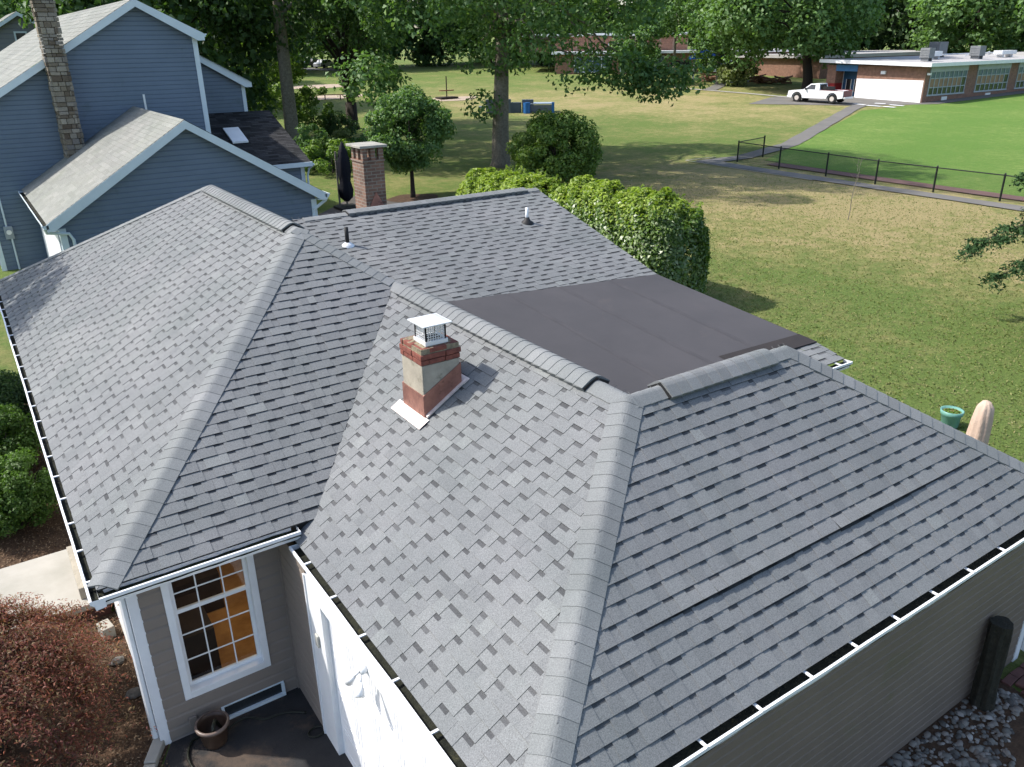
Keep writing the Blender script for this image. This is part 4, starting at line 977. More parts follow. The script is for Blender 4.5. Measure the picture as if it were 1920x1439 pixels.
# ------------------------------------------------------------------ foliage
def leaf_mesh(name, C, Nn, size, mat, parent, seed=0, aspect=1.6, tone=None, bend=True):
    rg = np.random.default_rng(seed); C = np.asarray(C, float); n = len(C); Nn = np.asarray(Nn, float)
    Nn = Nn/np.maximum(1e-6, np.linalg.norm(Nn, axis=1))[:, None]
    r = rg.normal(size=(n, 3)); t = np.cross(Nn, r); t /= np.maximum(1e-6, np.linalg.norm(t, axis=1))[:, None]; bt = np.cross(Nn, t)
    s = (size*rg.uniform(.65, 1.3, n))[:, None]; w = s/aspect
    V = np.empty((n, 4, 3)); dn = Nn*s*.12
    V[:, 0] = C-t*s*.5-dn; V[:, 1] = C+bt*w*.5+dn; V[:, 2] = C+t*s*.5-dn; V[:, 3] = C-bt*w*.5+dn
    o_ = np.array(off(parent)) if parent is not None else np.zeros(3)
    V = (V-o_).reshape(-1, 3)
    me = bpy.data.meshes.new(name); me.vertices.add(n*4); me.vertices.foreach_set('co', V.ravel())
    me.loops.add(n*4); me.loops.foreach_set('vertex_index', np.arange(n*4, dtype=np.int32))
    me.polygons.add(n); me.polygons.foreach_set('loop_start', np.arange(0, n*4, 4, dtype=np.int32)); me.polygons.foreach_set('loop_total', np.full(n, 4, np.int32))
    me.materials.append(mat); me.update(calc_edges=True)
    a = me.attributes.new('tone', 'FLOAT', 'FACE'); a.data.foreach_set('value', (tone if tone is not None else rg.uniform(0, 1, n)).astype(np.float32))
    o = lk(bpy.data.objects.new(name, me))
    if parent is not None: o.parent = parent
    return o
def clump_pts(centres, rad, per, seed, squash=.75, up=.55, fill=.3):
    rg = np.random.default_rng(seed); P = []; NN = []; T = []
    for c, r in zip(centres, rad):
        k = max(6, int(per*rg.uniform(.7, 1.3))); d = rg.normal(size=(k, 3)); d /= np.linalg.norm(d, axis=1)[:, None]
        rr = r*(1-fill*rg.random(k)**1.5)*(1+.18*np.sin(d[:, 0]*5+c[0])*np.cos(d[:, 1]*6+c[1]))
        p = np.array(c)+d*rr[:, None]*np.array([1, 1, squash])
        P.append(p); NN.append(d*.7+np.array([0, 0, up])+rg.normal(size=(k, 3))*.45); T.append(np.clip(rg.normal(.5, .12)+rg.normal(0, .15, k), 0, 1))
    return np.concatenate(P), np.concatenate(NN), np.concatenate(T)
def shell(c, R, n, seed, lo=.5, zmin=-1.0, zpow=1):
    rg = np.random.default_rng(seed); out = []
    while len(out) < n:
        d = rg.normal(size=3); d /= np.linalg.norm(d)
        if d[2] < zmin: continue
        f = rg.uniform(lo, 1)**.6
        out.append((c[0]+d[0]*R[0]*f, c[1]+d[1]*R[1]*f, c[2]+d[2]*R[2]*f))
    return out
m_leafoak = leaf_mat('oak_leaf', [(.072, .144, .052), (.095, .188, .059), (.128, .230, .072), (.080, .160, .068), (.199, .299, .101)])
m_leafdk = leaf_mat('dark_leaf', [(.042, .083, .032), (.057, .112, .039), (.077, .141, .045), (.047, .099, .042)])
m_leafmd = leaf_mat('mid_leaf', [(.085, .162, .054), (.113, .205, .066), (.146, .248, .083), (.091, .175, .066)])
m_leaflt = leaf_mat('light_leaf', [(.112, .193, .061), (.151, .254, .077), (.203, .313, .101), (.121, .213, .072)])
m_leafbr = leaf_mat('bright_leaf', [(.103, .177, .037), (.148, .244, .052), (.193, .281, .066), (.088, .162, .045)])
m_leafye = leaf_mat('pale_leaf', [(.12, .17, .05), (.2, .24, .09), (.3, .33, .16)])
m_hedge = leaf_mat('hedge_leaf', [(.14, .22, .03), (.20, .29, .04), (.28, .36, .055), (.15, .23, .045), (.34, .40, .10)], trans=.3)
m_hedge2 = leaf_mat('glossy_hedge_leaf', [(.07, .14, .026), (.10, .18, .034), (.16, .24, .06), (.30, .37, .20)], rough=.38, spec=.6)
m_bush = leaf_mat('boxwood_leaf', [(.050, .105, .020), (.072, .143, .024), (.099, .182, .033)])
m_maple = leaf_mat('red_maple_leaf', [(.12, .034, .028), (.19, .052, .036), (.26, .095, .055), (.085, .045, .028), (.20, .14, .06), (.15, .030, .042)], trans=.3)
m_conif = leaf_mat('conifer_needle', [(.022, .051, .020), (.033, .073, .026), (.050, .097, .033)], rough=.75, trans=.1, spec=.15)
def limb(m, p0, p1, r0, r1, seed, n=6, sag=.0, wig=.06, sides=7):
    rg = random.Random(seed); p0, p1 = Vector(p0), Vector(p1); L = (p1-p0).length; P = []
    for i in range(n+1):
        k = i/n; w = wig*L*math.sin(k*math.pi)
        P.append(p0.lerp(p1, k)+Vector((rg.uniform(-w, w), rg.uniform(-w, w), -sag*L*math.sin(k*math.pi)+rg.uniform(-w, w)*.4)))
    m.tube(P, [r0+(r1-r0)*(i/n)**.8 for i in range(n+1)], sides)
    return P
def tree(name, label, cat, base, trunk_h, tr, crown_c, R, nclump, crad, per, lsize, mat, bark=None, seed=1, group=None, nlimb=10, lo=.5, fork=None, zmin=-1, extra=None, flare=1.5, squash=.75):
    T = thing(name, label, cat, base, 0, group); base = Vector(base); cc = base+Vector(crown_c); m = MB(); bark = bark or m_bark
    top = base+Vector((crown_c[0]*.6, crown_c[1]*.6, crown_c[2]+R[2]*.3))
    if fork is None:
        tp = [base+Vector((0, 0, -.15)), base+Vector((0, 0, .25)), base+Vector((0, 0, trunk_h*.35)), base+Vector((crown_c[0]*.2, crown_c[1]*.2, trunk_h)), base.lerp(top, .8), top]
        m.tube(tp, [tr*flare, tr*1.15, tr, tr*.82, tr*.45, tr*.12], 12, wob=.06)
        start = Vector(tp[3])
    else:
        start = base+Vector((0, 0, trunk_h)); m.tube([base+Vector((0, 0, -.15)), base+Vector((0, 0, .3)), start], [tr*1.5, tr*1.1, tr], 12, wob=.08)
        for k in range(fork):
            a = 2*math.pi*k/fork+seed; e = cc+Vector((math.cos(a)*R[0]*.55, math.sin(a)*R[1]*.55, R[2]*.2)); limb(m, start-Vector((0, 0, .1)), e, tr*.55, tr*.1, seed+k, sag=.0, wig=.05)
    cen = shell(cc, R, nclump, seed, lo, zmin)
    if extra: cen += [tuple(base+Vector(e)) for e in extra]
    rg = random.Random(seed)
    for c in rg.sample(cen, min(nlimb, len(cen))):
        s0 = start.lerp(top, rg.uniform(0, .6)); limb(m, s0, c, tr*.3, tr*.04, rg.randint(0, 999), sag=-.05)
    m.build('trunk', bark, T, smooth=True)
    rad = [crad*rg.uniform(.7, 1.3) for _ in cen]
    P, NN, TT = clump_pts(cen, rad, per, seed, squash=squash)
    leaf_mesh('crown', P, NN, lsize, mat, T, seed, tone=TT)
    return T
def dup(root, loc, rz, sc, label, group=None):
    r = root.copy(); lk(r); r.location = loc; r.rotation_euler = (0, 0, rz); r.scale = (sc, sc, sc); r['label'] = label
    if group: r['group'] = group
    for ch in list(root.children):
        c = ch.copy(); lk(c); c.parent = r
    return r
# big oak in the lawn
ob = at(940, 312)
tree('oak_tree', 'huge spreading oak with thick grey trunk standing behind the hedge on the lawn', 'tree', ob, 6.0, .50, (.6, -.4, 13.0), (11, 11, 7.3), 230, 1.5, 230, .29, m_leafoak, seed=3, nlimb=22, lo=.35,
     extra=[(3.2+.8*k, -3.0-.72*k, 5.4-.05*k+.4*math.sin(k)) for k in range(6)]+[(5.5+.7*k, -5.0-.6*k, 5.0+.3*math.cos(k*2)) for k in range(5)]+[(-5.5-.5*k, 4-.3*k, 5.2+.4*math.sin(k*1.7)) for k in range(5)]+[(-1.3, -.2, 3.6)], flare=1.6)
tree('maple_tree', 'dark multi stemmed maple rising from one low fork left of the oak', 'tree', at(662, 242), 2.1, .46, (0, 0, 12.6), (7.2, 7.2, 6.8), 100, 1.7, 170, .38, m_leafdk, m_barkd, seed=5, fork=5, nlimb=8, lo=.4)
tree('ash_tree', 'tall straight trunked tree rising behind the dark low roof of the blue house', 'tree', at(553, 292), 8.2, .44, (0, 0, 12.5), (6.6, 6.6, 5.2), 80, 1.6, 150, .38, m_leafdk, m_bark, seed=8, nlimb=14, flare=1.3)
tree('small_round_tree', 'small round crowned tree on a thin trunk beside the brick patio chimney', 'tree', at(775, 371), 1.4, .11, (0, 0, 3.3), (1.85, 1.85, 1.8), 100, .5, 240, .15, m_leafmd, m_barkd, seed=9, nlimb=8, lo=.55, group=None)
ellipse('mulch_ring', at(777, 373), 1.3, 1.2, m_soil, .02)
tree('lilac_shrub', 'large domed light green shrub between the oak and the hedge', 'shrub', at(1040, 338), .5, .12, (0, 0, 1.45), (2.25, 2.25, 2.05), 130, .5, 200, .16, m_leafbr, m_barkd, seed=12, nlimb=6, lo=.6, zmin=-.75)
tree('understory_tree', 'bright green young maple with some reddish leaves between the blue house and tall trunk', 'tree', at(505, 255), 2, .12, (0, 0, 5.0), (3.2, 3.2, 3.4), 60, .8, 110, .26, m_leafbr, m_barkd, seed=14, nlimb=6, lo=.5)
tree('big_shade_tree', 'very broad dark green shade tree standing beside the school entrance', 'tree', at(1512, 172), 4.2, .55, (.5, 3.4, 10.5), (9.6, 8.6, 8.6), 150, 2.2, 170, .55, m_leafmd, m_barkd, seed=17, nlimb=10, lo=.6, zmin=-.8)
tree('slim_tree', 'loose crowned tree in front of the brick school block beside the blue canopy', 'tree', at(1345, 158), 4.5, .25, (0, 0, 8.5), (5.0, 5.0, 6.2), 70, 1.5, 130, .45, m_leafoak, m_bark, seed=19, nlimb=8, lo=.45)
tree('slim_tree', 'small round dark green tree hiding the left end of the brick school block', 'tree', at(1188, 158), 2.4, .2, (0, 0, 5.2), (3.6, 3.6, 3.6), 60, 1.0, 130, .38, m_leafoak, m_bark, seed=27, nlimb=6, lo=.5)
tree('slim_tree', 'leafy tree rising above the roof between oak crown and blue canopy', 'tree', at(1262, 150), 3.8, .2, (0, 0, 8.6), (4.4, 4.4, 3.4), 60, 1.2, 120, .42, m_leafmd, m_bark, seed=28, nlimb=6, lo=.5)
tree('bare_trunk_tree', 'thin grey trunked tree with sparse leaves between shade tree and school block', 'tree', at(1411, 150), 7.5, .2, (0, 0, 11), (4.0, 4.0, 3.6), 34, 1.2, 90, .42, m_leafmd, m_bark, seed=23, nlimb=8)
# background belts: prototypes then copies, each with its own label
bgp = tree('background_tree', 'dark dense tree above the far left road, first behind the blue house', 'tree', at(330, 160), 4, .5, (0, 0, 9.5), (8.5, 8.5, 9.0), 110, 2.3, 110, .75, m_leafdk, m_barkd, seed=31, nlimb=6, lo=.5, group='background trees')
bgq = tree('background_tree', 'mid green rounded tree rising behind the roof of the brick wing', 'tree', (112, 84, .5), 4, .5, (0, 0, 8), (8.5, 8.5, 8.0), 110, 2.2, 110, .7, m_leafmd, m_barkd, seed=33, nlimb=6, lo=.5, group='background trees')
def place(proto, px, py, sc, label, rz=0, dist=None):
    if dist:
        d = _fw+_r*(px-960)/FPX; d = d/np.linalg.norm(d[:2]); x, y = CP[0]+d[0]*dist, CP[1]+d[1]*dist; loc = (x, y, gz(x, y))
    else: loc = at(px, py)
    dup(proto, loc, rz, sc, label, 'background trees')
BG = [(bgp, 30, 95, .9, 'dark tree filling the gap left of the stone chimney above the grey house roof'), (bgq, 170, 85, .8, 'green tree rising over the pale roof of the tall blue block'),
      (bgp, 415, 62, .8, 'dark tree just right of the blue gable peak'), (bgp, 480, 95, 1.0, 'dark tree behind the bright young maple'), (bgq, 590, 150, 1.1, 'green tree above the road between the tall trunk and the multi stemmed maple'),
      (bgp, 720, 155, 1.1, 'dark tree far behind the multi stemmed maple on its right'), (bgp, 830, 160, 1.2, 'dark tree behind the oak crown on its left side'), (bgq, 930, 165, 1.15, 'green tree directly behind the oak trunk'),
      (bgp, 1040, 155, 1.1, 'dark tree behind the oak crown on its right side'), (bgp, 1130, 150, 1.1, 'dark tree left of the brick school block'), (bgq, 1230, 185, 1.1, 'green tree behind the roof of the brick school block'),
      (bgp, 1320, 180, 1.25, 'dark tree behind the middle of the brick school block'), (bgp, 1420, 170, 1.25, 'dark tree behind the right end of the brick school block'), (bgp, 1600, 165, 1.2, 'dark tree behind the dark flat roofed wing'),
      (bgq, 1700, 150, 1.0, 'mid green tree behind the grey roof units'), (bgp, 1790, 165, 1.3, 'dark tree second from the right behind the brick wing'), (bgq, 1905, 128, .95, 'light green tree at the right end of the brick wing roof'), (bgp, 2010, 160, 1.2, 'dark tree beyond the right edge behind the brick wing'),
      (bgp, 1510, 190, 1.4, 'dark tree far behind the broad shade tree')]
for i, (pr, px, dist, sc, lab) in enumerate(BG): place(pr, px, 0, sc, lab, rz=i*1.37, dist=dist)
# shrubs by the low roof and garden bed
def shrub(name, label, base, R, n, crad, per, ls, mat, seed, group=None, zmin=-.6):
    return tree(name, label, 'shrub', base, .2, .05, (0, 0, R[2]*.85), R, n, crad, per, ls, mat, m_barkd, seed, group, nlimb=5, lo=.6, zmin=zmin)
shrub('shrub', 'leafy green shrub right of the tall straight trunk', at(592, 262), (1.5, 1.5, 2.2), 40, .5, 90, .22, m_leafbr, 41)
shrub('shrub', 'dark round clipped shrub under the multi stemmed maple', at(636, 262), (1.3, 1.3, 1.0), 30, .4, 130, .15, m_leafdk, 42)
shrub('shrub', 'pale spiky plant in front of the dark clipped shrub', at(640, 285), (1.1, 1.1, .8), 20, .35, 80, .22, m_leafye, 43)
shrub('shrub', 'low green perennials in the bed beside the patio', at(625, 325), (1.9, 1.9, 1.0), 40, .4, 100, .18, m_leafbr, 44)
shrub('shrub', 'green shrub beside the gutter of the dark low roof', at(590, 318), (1.0, 1.0, 1.4), 26, .4, 90, .18, m_leafmd, 45)
shrub('shrub', 'small green shrub left of the small round tree', at(692, 292), (1.2, 1.2, .8), 20, .35, 90, .2, m_leafmd, 46)
shrub('flowering_bush', 'rounded bush with pale yellow green leaves before the brick school block', at(1382, 161), (2.6, 2.2, 1.5), 40, .6, 80, .35, m_leafye, 47)
shrub('shrub', 'yellowish low plants under the school windows left of the blue canopy', at(1262, 145), (2.8, 1.2, .6), 26, .5, 60, .35, m_leafye, 48)
shrub('tall_shrub', 'tall narrow yellow green shrub under the blue canopy', at(1323, 142), (1.1, 1.1, 2.0), 26, .6, 70, .35, m_leafbr, 49)
shrub('shrub', 'light green bushy shrub against the school wall under the oak branches', at(1213, 140), (1.8, 1.8, 2.1), 30, .7, 70, .4, m_leafmd, 50)
# ------------------------------------------------------------------ hedge (one clipped mass with two levels)
HD = thing('hedge', 'long clipped bright green hedge with rounded top behind the gable roof', 'hedge', (14.5, 12, G))
def hedge_pts(n, y0, y1, xc, hw, zt, seed, endround=1.2):
    rg = np.random.default_rng(seed); P = []; NN = []
    h = zt-G
    while len(P) < n:
        y = rg.uniform(y0, y1); a = rg.uniform(0, math.pi); 
        # superellipse section
        ca, sa = math.cos(a), math.sin(a); ex = .55
        x = hw*math.copysign(abs(ca)**ex, ca); z = h*(abs(sa)**ex)
        k = min(1, (y-y0)/endround, (y1-y)/endround); k = math.sqrt(max(0, 1-(1-k)**2))
        lump = 1+.02*math.sin(y*2.3+a*3)+.025*math.sin(y*5.1+a*7)+.02*math.sin(y*9+a*11)
        f = (.35+.65*k) if k < 1 else 1
        x *= f*lump; z = G+z*(.72+.28*k)*lump
        if rg.random() < .5: x += rg.normal(0, .05)
        sh = rg.random()**2*.25
        P.append((xc+x*(1-sh*.3), y, z-sh*.4)); NN.append((ca*.9+rg.normal(0, .4), rg.normal(0, .4)+(-.9*(1-k) if y < (y0+y1)/2 else .9*(1-k)), sa*.8+.25+rg.normal(0, .4)))
    # end caps
    for _ in range(int(n*.14)):
        a = rg.uniform(0, math.pi); r = math.sqrt(rg.random()); ca, sa = math.cos(a), math.sin(a)
        x = hw*math.copysign(abs(ca)**.55, ca)*r; z = h*(abs(sa)**.55)*r*.9
        P.append((xc+x*.85, y0+.05+.55*r**4+rg.normal(0, .06), G+z)); NN.append((rg.normal(0, .4), -1, .3+rg.normal(0, .4)))
    return P, NN
Pn, Nn_ = hedge_pts(30000, 8.1, 14.0, 14.35, 1.28, .50, 1)
leaf_mesh('foliage', Pn, Nn_, .125, m_hedge2, HD, 3, aspect=1.7)
Pn, Nn_ = hedge_pts(15000, 8.3, 13.9, 14.30, 1.18, .62, 5)
Pn2 = [(p, q) for p, q in zip(Pn, Nn_) if p[2] > -.15]
leaf_mesh('foliage', [p for p, q in Pn2], [q for p, q in Pn2], .14, m_hedge, HD, 4, aspect=2.0)
Pn, Nn_ = hedge_pts(22000, 13.6, 18.4, 13.75, 1.45, .42, 2)
leaf_mesh('foliage', Pn, Nn_, .17, m_hedge, HD, 6, aspect=1.8)
rgs = np.random.default_rng(77); Pn = []; Nn_ = []
for k in range(150):
    x, y = rgs.uniform(13.1, 15.5), rgs.uniform(8.5, 18.0); z0 = .42 if y < 14 else .35; h = rgs.uniform(.05, .28)
    for q in range(14): f = q/13; Pn.append((x+rgs.normal(0, .03)+.06*f, y+rgs.normal(0, .03), z0+h*f-.12)); Nn_.append(rgs.normal(0, .7, 3)+np.array([0, 0, .5]))
leaf_mesh('foliage', Pn, Nn_, .10, m_hedge, HD, 14, aspect=2.2)
b = MB()
for k in range(13): limb(b, (14.2+.3*math.sin(k), 8.8+k*.68, G-.05), (14.2+.5*math.sin(k*2), 8.9+k*.68, -.3), .06, .02, k)
b.bb(13.4, 15.0, 9.0, 17.6, G, -.3); b.build('branches', m_barkd, HD)
# ------------------------------------------------------------------ near bushes, red maple
def dense_bush(name, label, c, R, n, ls, mat, seed, group=None, cat='bush'):
    T = thing(name, label, cat, (c[0], c[1], G), 0, group); rg = np.random.default_rng(seed)
    cen = shell((c[0], c[1], G+R[2]*.62), (R[0]*.86, R[1]*.86, R[2]*.62), 90, seed, .8, -.75)
    P, NN, TT = clump_pts(cen, [R[0]*.24*rg.uniform(.7, 1.2) for _ in cen], n//90, seed, squash=.8, fill=.6)
    leaf_mesh('foliage', P, NN, ls, mat, T, seed, tone=TT, aspect=2)
    cen = shell((c[0], c[1], G+R[2]*.5), (R[0]*.6, R[1]*.6, R[2]*.5), 30, seed+1, .2, -.8)
    m = MB()
    for k in range(14):
        a = k*2.4; limb(m, (c[0]+.05*math.cos(a), c[1]+.05*math.sin(a), G-.03), (c[0]+R[0]*.7*math.cos(a), c[1]+R[1]*.7*math.sin(a), G+R[2]*.95), .02, .005, k)
    m.build('stems', m_barkd, T, smooth=True)
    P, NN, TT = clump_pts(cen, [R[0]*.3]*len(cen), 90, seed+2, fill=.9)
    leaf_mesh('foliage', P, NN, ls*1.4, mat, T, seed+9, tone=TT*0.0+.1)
    return T
dense_bush('boxwood_bush', 'nearest rounded green bush left of the gutter beside the concrete walk', (-2.55, 6.35), (.80, .74, 1.0), 17000, .055, m_bush, 61, 'rounded bushes along the left wall')
dense_bush('boxwood_bush', 'middle rounded bush between the nearest bush and the dark one', (-2.6, 8.6), (.85, .74, 1.0), 16000, .06, m_bush, 62, 'rounded bushes along the left wall')
dense_bush('boxwood_bush', 'darker farthest bush by the edge of the left lawn', (-2.5, 11.1), (.85, .9, .8), 13000, .065, m_leafdk, 63, 'rounded bushes along the left wall')
def red_maple():
    base = (-3.1, 1.35, G); T = thing('japanese_maple', 'low spreading red laceleaf maple in the mulch bed beside the walk', 'tree', base); rg = np.random.default_rng(4); m = MB(); P = []; NN = []; TT = []
    ends = []
    for k in range(190):
        a = rg.uniform(0, 2*math.pi); r = math.sqrt(rg.random())*1.12; x, y = base[0]+r*math.cos(a), base[1]+r*math.sin(a)
        z = G+1.55*math.sqrt(max(0.02, 1-(r/1.2)**2))+rg.normal(0, .07); ends.append((x, y, z))
    for k, e in enumerate(ends[:46]):
        limb(m, (base[0], base[1], G+.15), e, .03, .004, k, sag=-.12, wig=.09, sides=5)
    m.tube([(base[0], base[1], G-.05), (base[0]+.03, base[1], G+.3)], [.09, .06], 8)
    m.build('trunk', m_barkd, T, smooth=True)
    for e in ends:
        out = np.array([e[0]-base[0], e[1]-base[1], 0]); ln = np.linalg.norm(out)+.01; out /= ln; tn = rg.uniform(0, 1)
        for j in range(18):   # drooping sprays
            d = out*rg.uniform(.1, .42)+rg.normal(0, .16, 3)*np.array([1, 1, .35]); n = 24
            s = rg.random(n)[:, None]; p = np.array(e)+d*s+np.array([0, 0, -.28])*s**2*(.4+ln*.4)+rg.normal(0, .022, (n, 3))
            P.append(p); NN.append(np.tile(np.array([0, 0, 1.0]), (n, 1))+rg.normal(0, .55, (n, 3))+out*.4); TT.append(np.clip(np.full(n, tn)+rg.normal(0, .2, n), 0, 1))
    leaf_mesh('crown', np.concatenate(P), np.concatenate(NN), .046, m_maple, T, 8, aspect=3.6, tone=np.concatenate(TT))
red_maple()
# ------------------------------------------------------------------ conifer at the right edge
def spruce():
    base = at(2118, 655); T = thing('spruce_tree', 'dark spruce with drooping boughs reaching in at the right edge of the lawn', 'tree', base); rg = np.random.default_rng(6); m = MB(); P = []; NN = []
    Hh = 10.5; m.tube([base, (base[0], base[1], base[2]+Hh)], [.17, .03], 8)
    for k in range(120):
        z = 2.3+(Hh-2.6)*(k/120)+rg.uniform(-.1, .1); R = (3.9*(1-z/Hh)**.8+.25)*rg.uniform(.7, 1.15); a = k*2.399
        d = np.array([math.cos(a), math.sin(a), 0]); s0 = np.array([base[0], base[1], base[2]+z]); pts = []
        for q in range(7):
            s = q/6; pts.append(s0+d*R*s+np.array([0, 0, .35*R*s*(1-s)-.22*R*s*s+.1*R*max(0, s-.8)]))
        m.tube([tuple(p) for p in pts], [.03*(1-i/7)+.005 for i in range(7)], 5)
        for q in range(2, 7):
            for side in (-1, 1):
                sdv = np.array([-d[1], d[0], 0])*side; L = .55*(1-q/9)*R/2.2
                for j in range(120):
                    s = rg.random(); p = pts[q]+(sdv*.85+d*.5)*L*s*1.3+np.array([0, 0, -.30*s*s])+rg.normal(0, .035, 3)+d*rg.uniform(-.2, .2)
                    P.append(p); NN.append(np.array([0, 0, 1])+rg.normal(0, .5, 3))
    m.build('trunk', m_barkd, T, smooth=True)
    leaf_mesh('crown', P, NN, .13, m_conif, T, 9, aspect=2.6)
spruce()
# street tree off the left edge: its crown shades the far corner of the main roof
tree('broadleaf_tree', 'leafy tree just beyond the left edge shading the far corner of the roof', 'tree', (-4.4, 12.9, G), 2.6, .13, (0, 0, 6.0), (1.7, 1.9, 1.3), 44, .6, 130, .17, m_leafmd, m_bark, seed=71, nlimb=8)
# sapling
sp = at(1590, 413); b = MB(); limb(b, sp, (sp[0]+.2, sp[1]-.1, sp[2]+2.6), .02, .006, 3, wig=.02, sides=5)
for k in range(9):
    z = .9+k*.18; a = k*2.2; limb(b, (sp[0]+.07*z/1.0, sp[1], sp[2]+z), (sp[0]+.07*z+.45*math.cos(a), sp[1]+.45*math.sin(a), sp[2]+z+.5), .008, .003, k, wig=.05, sides=4, n=4)
SPL = thing('sapling', 'thin bare sapling standing alone in the dry lawn near the fence', 'sapling', sp); b.build('trunk', m_bark, SPL)

# ------------------------------------------------------------------ small things
def folded_parasol_black():
    c = at(652, 392); T = thing('folded_umbrella', 'folded black patio umbrella standing on a square black base beside the brick chimney', 'umbrella', c)
    b = MB(); b.box((c[0], c[1], c[2]+.07), (1.0, 1.0, .14)); b.build('base', m_black, T, bevel=.03)
    b = MB(); b.tube([(c[0], c[1], c[2]+.1), (c[0], c[1], c[2]+2.95)], .04, 10); b.tube([(c[0]-.32, c[1]+.1, c[2]+.1), (c[0]-.32, c[1]+.1, c[2]+2.6)], .045, 8); b.build('pole', m_bark, T)
    b = MB(); rn = random.Random(2); n = 16
    prof = [(.10, .35), (.26, .55), (.30, .9), (.22, 1.25), (.27, 1.7), (.26, 2.1), (.18, 2.6), (.05, 3.0), (0, 3.02)]
    rings = []
    for r, z in prof:
        rings.append(len(b.v))
        for k in range(n):
            th = 2*math.pi*k/n; rr = r*(1+.22*(-1)**k*(1 if r > .1 else 0))+rn.uniform(-.01, .01); b.v.append((c[0]+rr*math.cos(th), c[1]+rr*math.sin(th), c[2]+z))
    for i in range(len(rings)-1):
        for k in range(n): k2 = (k+1) % n; b.f.append((rings[i]+k, rings[i]+k2, rings[i+1]+k2, rings[i+1]+k)); b.m.append(0); b.t.append(.5)
    b.build('canopy', m_navy, T, smooth=True)
folded_parasol_black()
def covered_parasol():
    c = Vector((9.82, -2.2, G)); T = thing('covered_umbrella', 'folded umbrella in a beige cover standing on the lawn right of the teal pot', 'umbrella', c)
    b = MB(); n = 36; prof = [(.10, .15), (.165, .5), (.17, .9), (.16, 1.4), (.14, 1.8), (.115, 2.0), (.06, 2.09), (0, 2.11)]; rings = []
    for i, (r, z) in enumerate(prof):
        rings.append(len(b.v))
        for k in range(n):
            th = 2*math.pi*k/n; rr = r*(1+.06*math.sin(3*th+i)+.07*math.sin(9*th+.3*i)); b.v.append((c.x+rr*math.cos(th)+.05*z, c.y+rr*math.sin(th), c.z+z))
    for i in range(len(rings)-1):
        for k in range(n): k2 = (k+1) % n; b.f.append((rings[i]+k, rings[i]+k2, rings[i+1]+k2, rings[i+1]+k)); b.m.append(0); b.t.append(.5)
    b.build('cover', m_beige, T, smooth=True)
    b = MB(); b.tube([(c.x, c.y, G), (c.x, c.y, G+.4)], .025, 8); b.build('pole', m_galv, T)
    b = MB(); b.lathe([(0, 0), (.3, 0), (.3, .06), (.05, .1), (0, .1)], c, 18); b.build('base', m_black, T)
covered_parasol()
c = Vector(at(1779, 800)); T = thing('glazed_pot', 'round teal glazed planter standing on the lawn', 'plant pot', c)
b = MB(); b.lathe([(0, 0), (.14, 0), (.155, .02), (.18, .25), (.20, .27), (.215, .36), (.19, .36), (.17, .30), (.0, .28)], c, 26); b.build('pot', m_teal, T, smooth=True)
b = MB(); b.lathe([(0, .32), (.18, .32)], c, 20); b.build('soil', simple('pot_moss', (.10, .14, .05), (.2, .1, .04), 14, .9), T)
rg = np.random.default_rng(3); pp = [(c.x+r_*math.cos(a), c.y+r_*math.sin(a), c.z+.33) for r_, a in zip(.15*np.sqrt(rg.random(120)), rg.random(120)*6.28)]
leaf_mesh('plant', pp, np.tile([0, 0, 1.], (120, 1))+rg.normal(0, .5, (120, 3)), .05, m_leafbr, T, 4)
c = Vector((-1.09, .10, G+.012)); T = thing('brown_pot', 'empty brown glazed pot on the dark driveway beside the window wall', 'plant pot', c)
b = MB(); b.lathe([(0, 0), (.115, 0), (.13, .03), (.155, .22), (.178, .24), (.182, .285), (.155, .285), (.145, .23), (.12, .05), (0, .045)], c, 28); b.build('pot', m_potb, T, smooth=True)
b = MB(); b.lathe([(.183, .262), (.186, .28), (.176, .294), (.158, .292)], c, 28); b.build('rim', simple('pot_rim', (.16, .12, .10), None, 6, .35), T, smooth=True)
b = MB(); P = []
for i in range(40):
    s = i/39; P.append((-1.22+.10*math.sin(s*9)-.35*max(0, s-.45)*2, .30-.10*s-1.5*max(0, s-.45), G+.035+(.06 if s < .1 else 0)))
b.tube(P, .014, 6); P = []
for i in range(60):
    s = i/59; P.append((-.95+.80*s+.05*math.sin(s*7), .18+.12*math.sin(s*3.2)-.28*s+.05*math.sin(9*s), G+.03))
b.tube(P, .012, 6)
b.tube([(-.12+.09*math.cos(t/4.), -.42+.07*math.sin(t/4.), G+.03) for t in range(26)], .010, 6)
b.tube([(-.95, .18, G+.03), (-1.02, .12, G+.2), (-1.06, .08, G+.33), (-1.1, .0, G+.33), (-1.12, -.03, G+.25)], .02, 6)
tag(b.build('garden_hose', simple('hose_dark', (.02, .022, .015), None, 8, .4), None, smooth=True), 'dark garden hose lying on the driveway and hooked over the brown pot', 'hose')
# concrete landing and steps at the front door
T = thing('concrete_landing', 'pale concrete landing and step beside the left wall over dark brick sides', 'step', (-2.5, 4, G))
b = MB(); b.prism([(-9, 3.14, G+.20), (-1.62, 3.14, G+.20), (-1.62, 4.75, G+.20), (-9, 4.75, G+.20)], (0, 0, .08)); b.build('slab', m_concl, T, bevel=.01)
b = MB(); b.bb(-8.9, -1.64, 3.18, 4.7, G, G+.20); b.build('brick_base', m_redbase, T)
b = MB(); b.bb(-1.95, -1.60, 3.30, 4.5, G+.28, G+.46); b.build('upper_step', m_conc, T, bevel=.01)
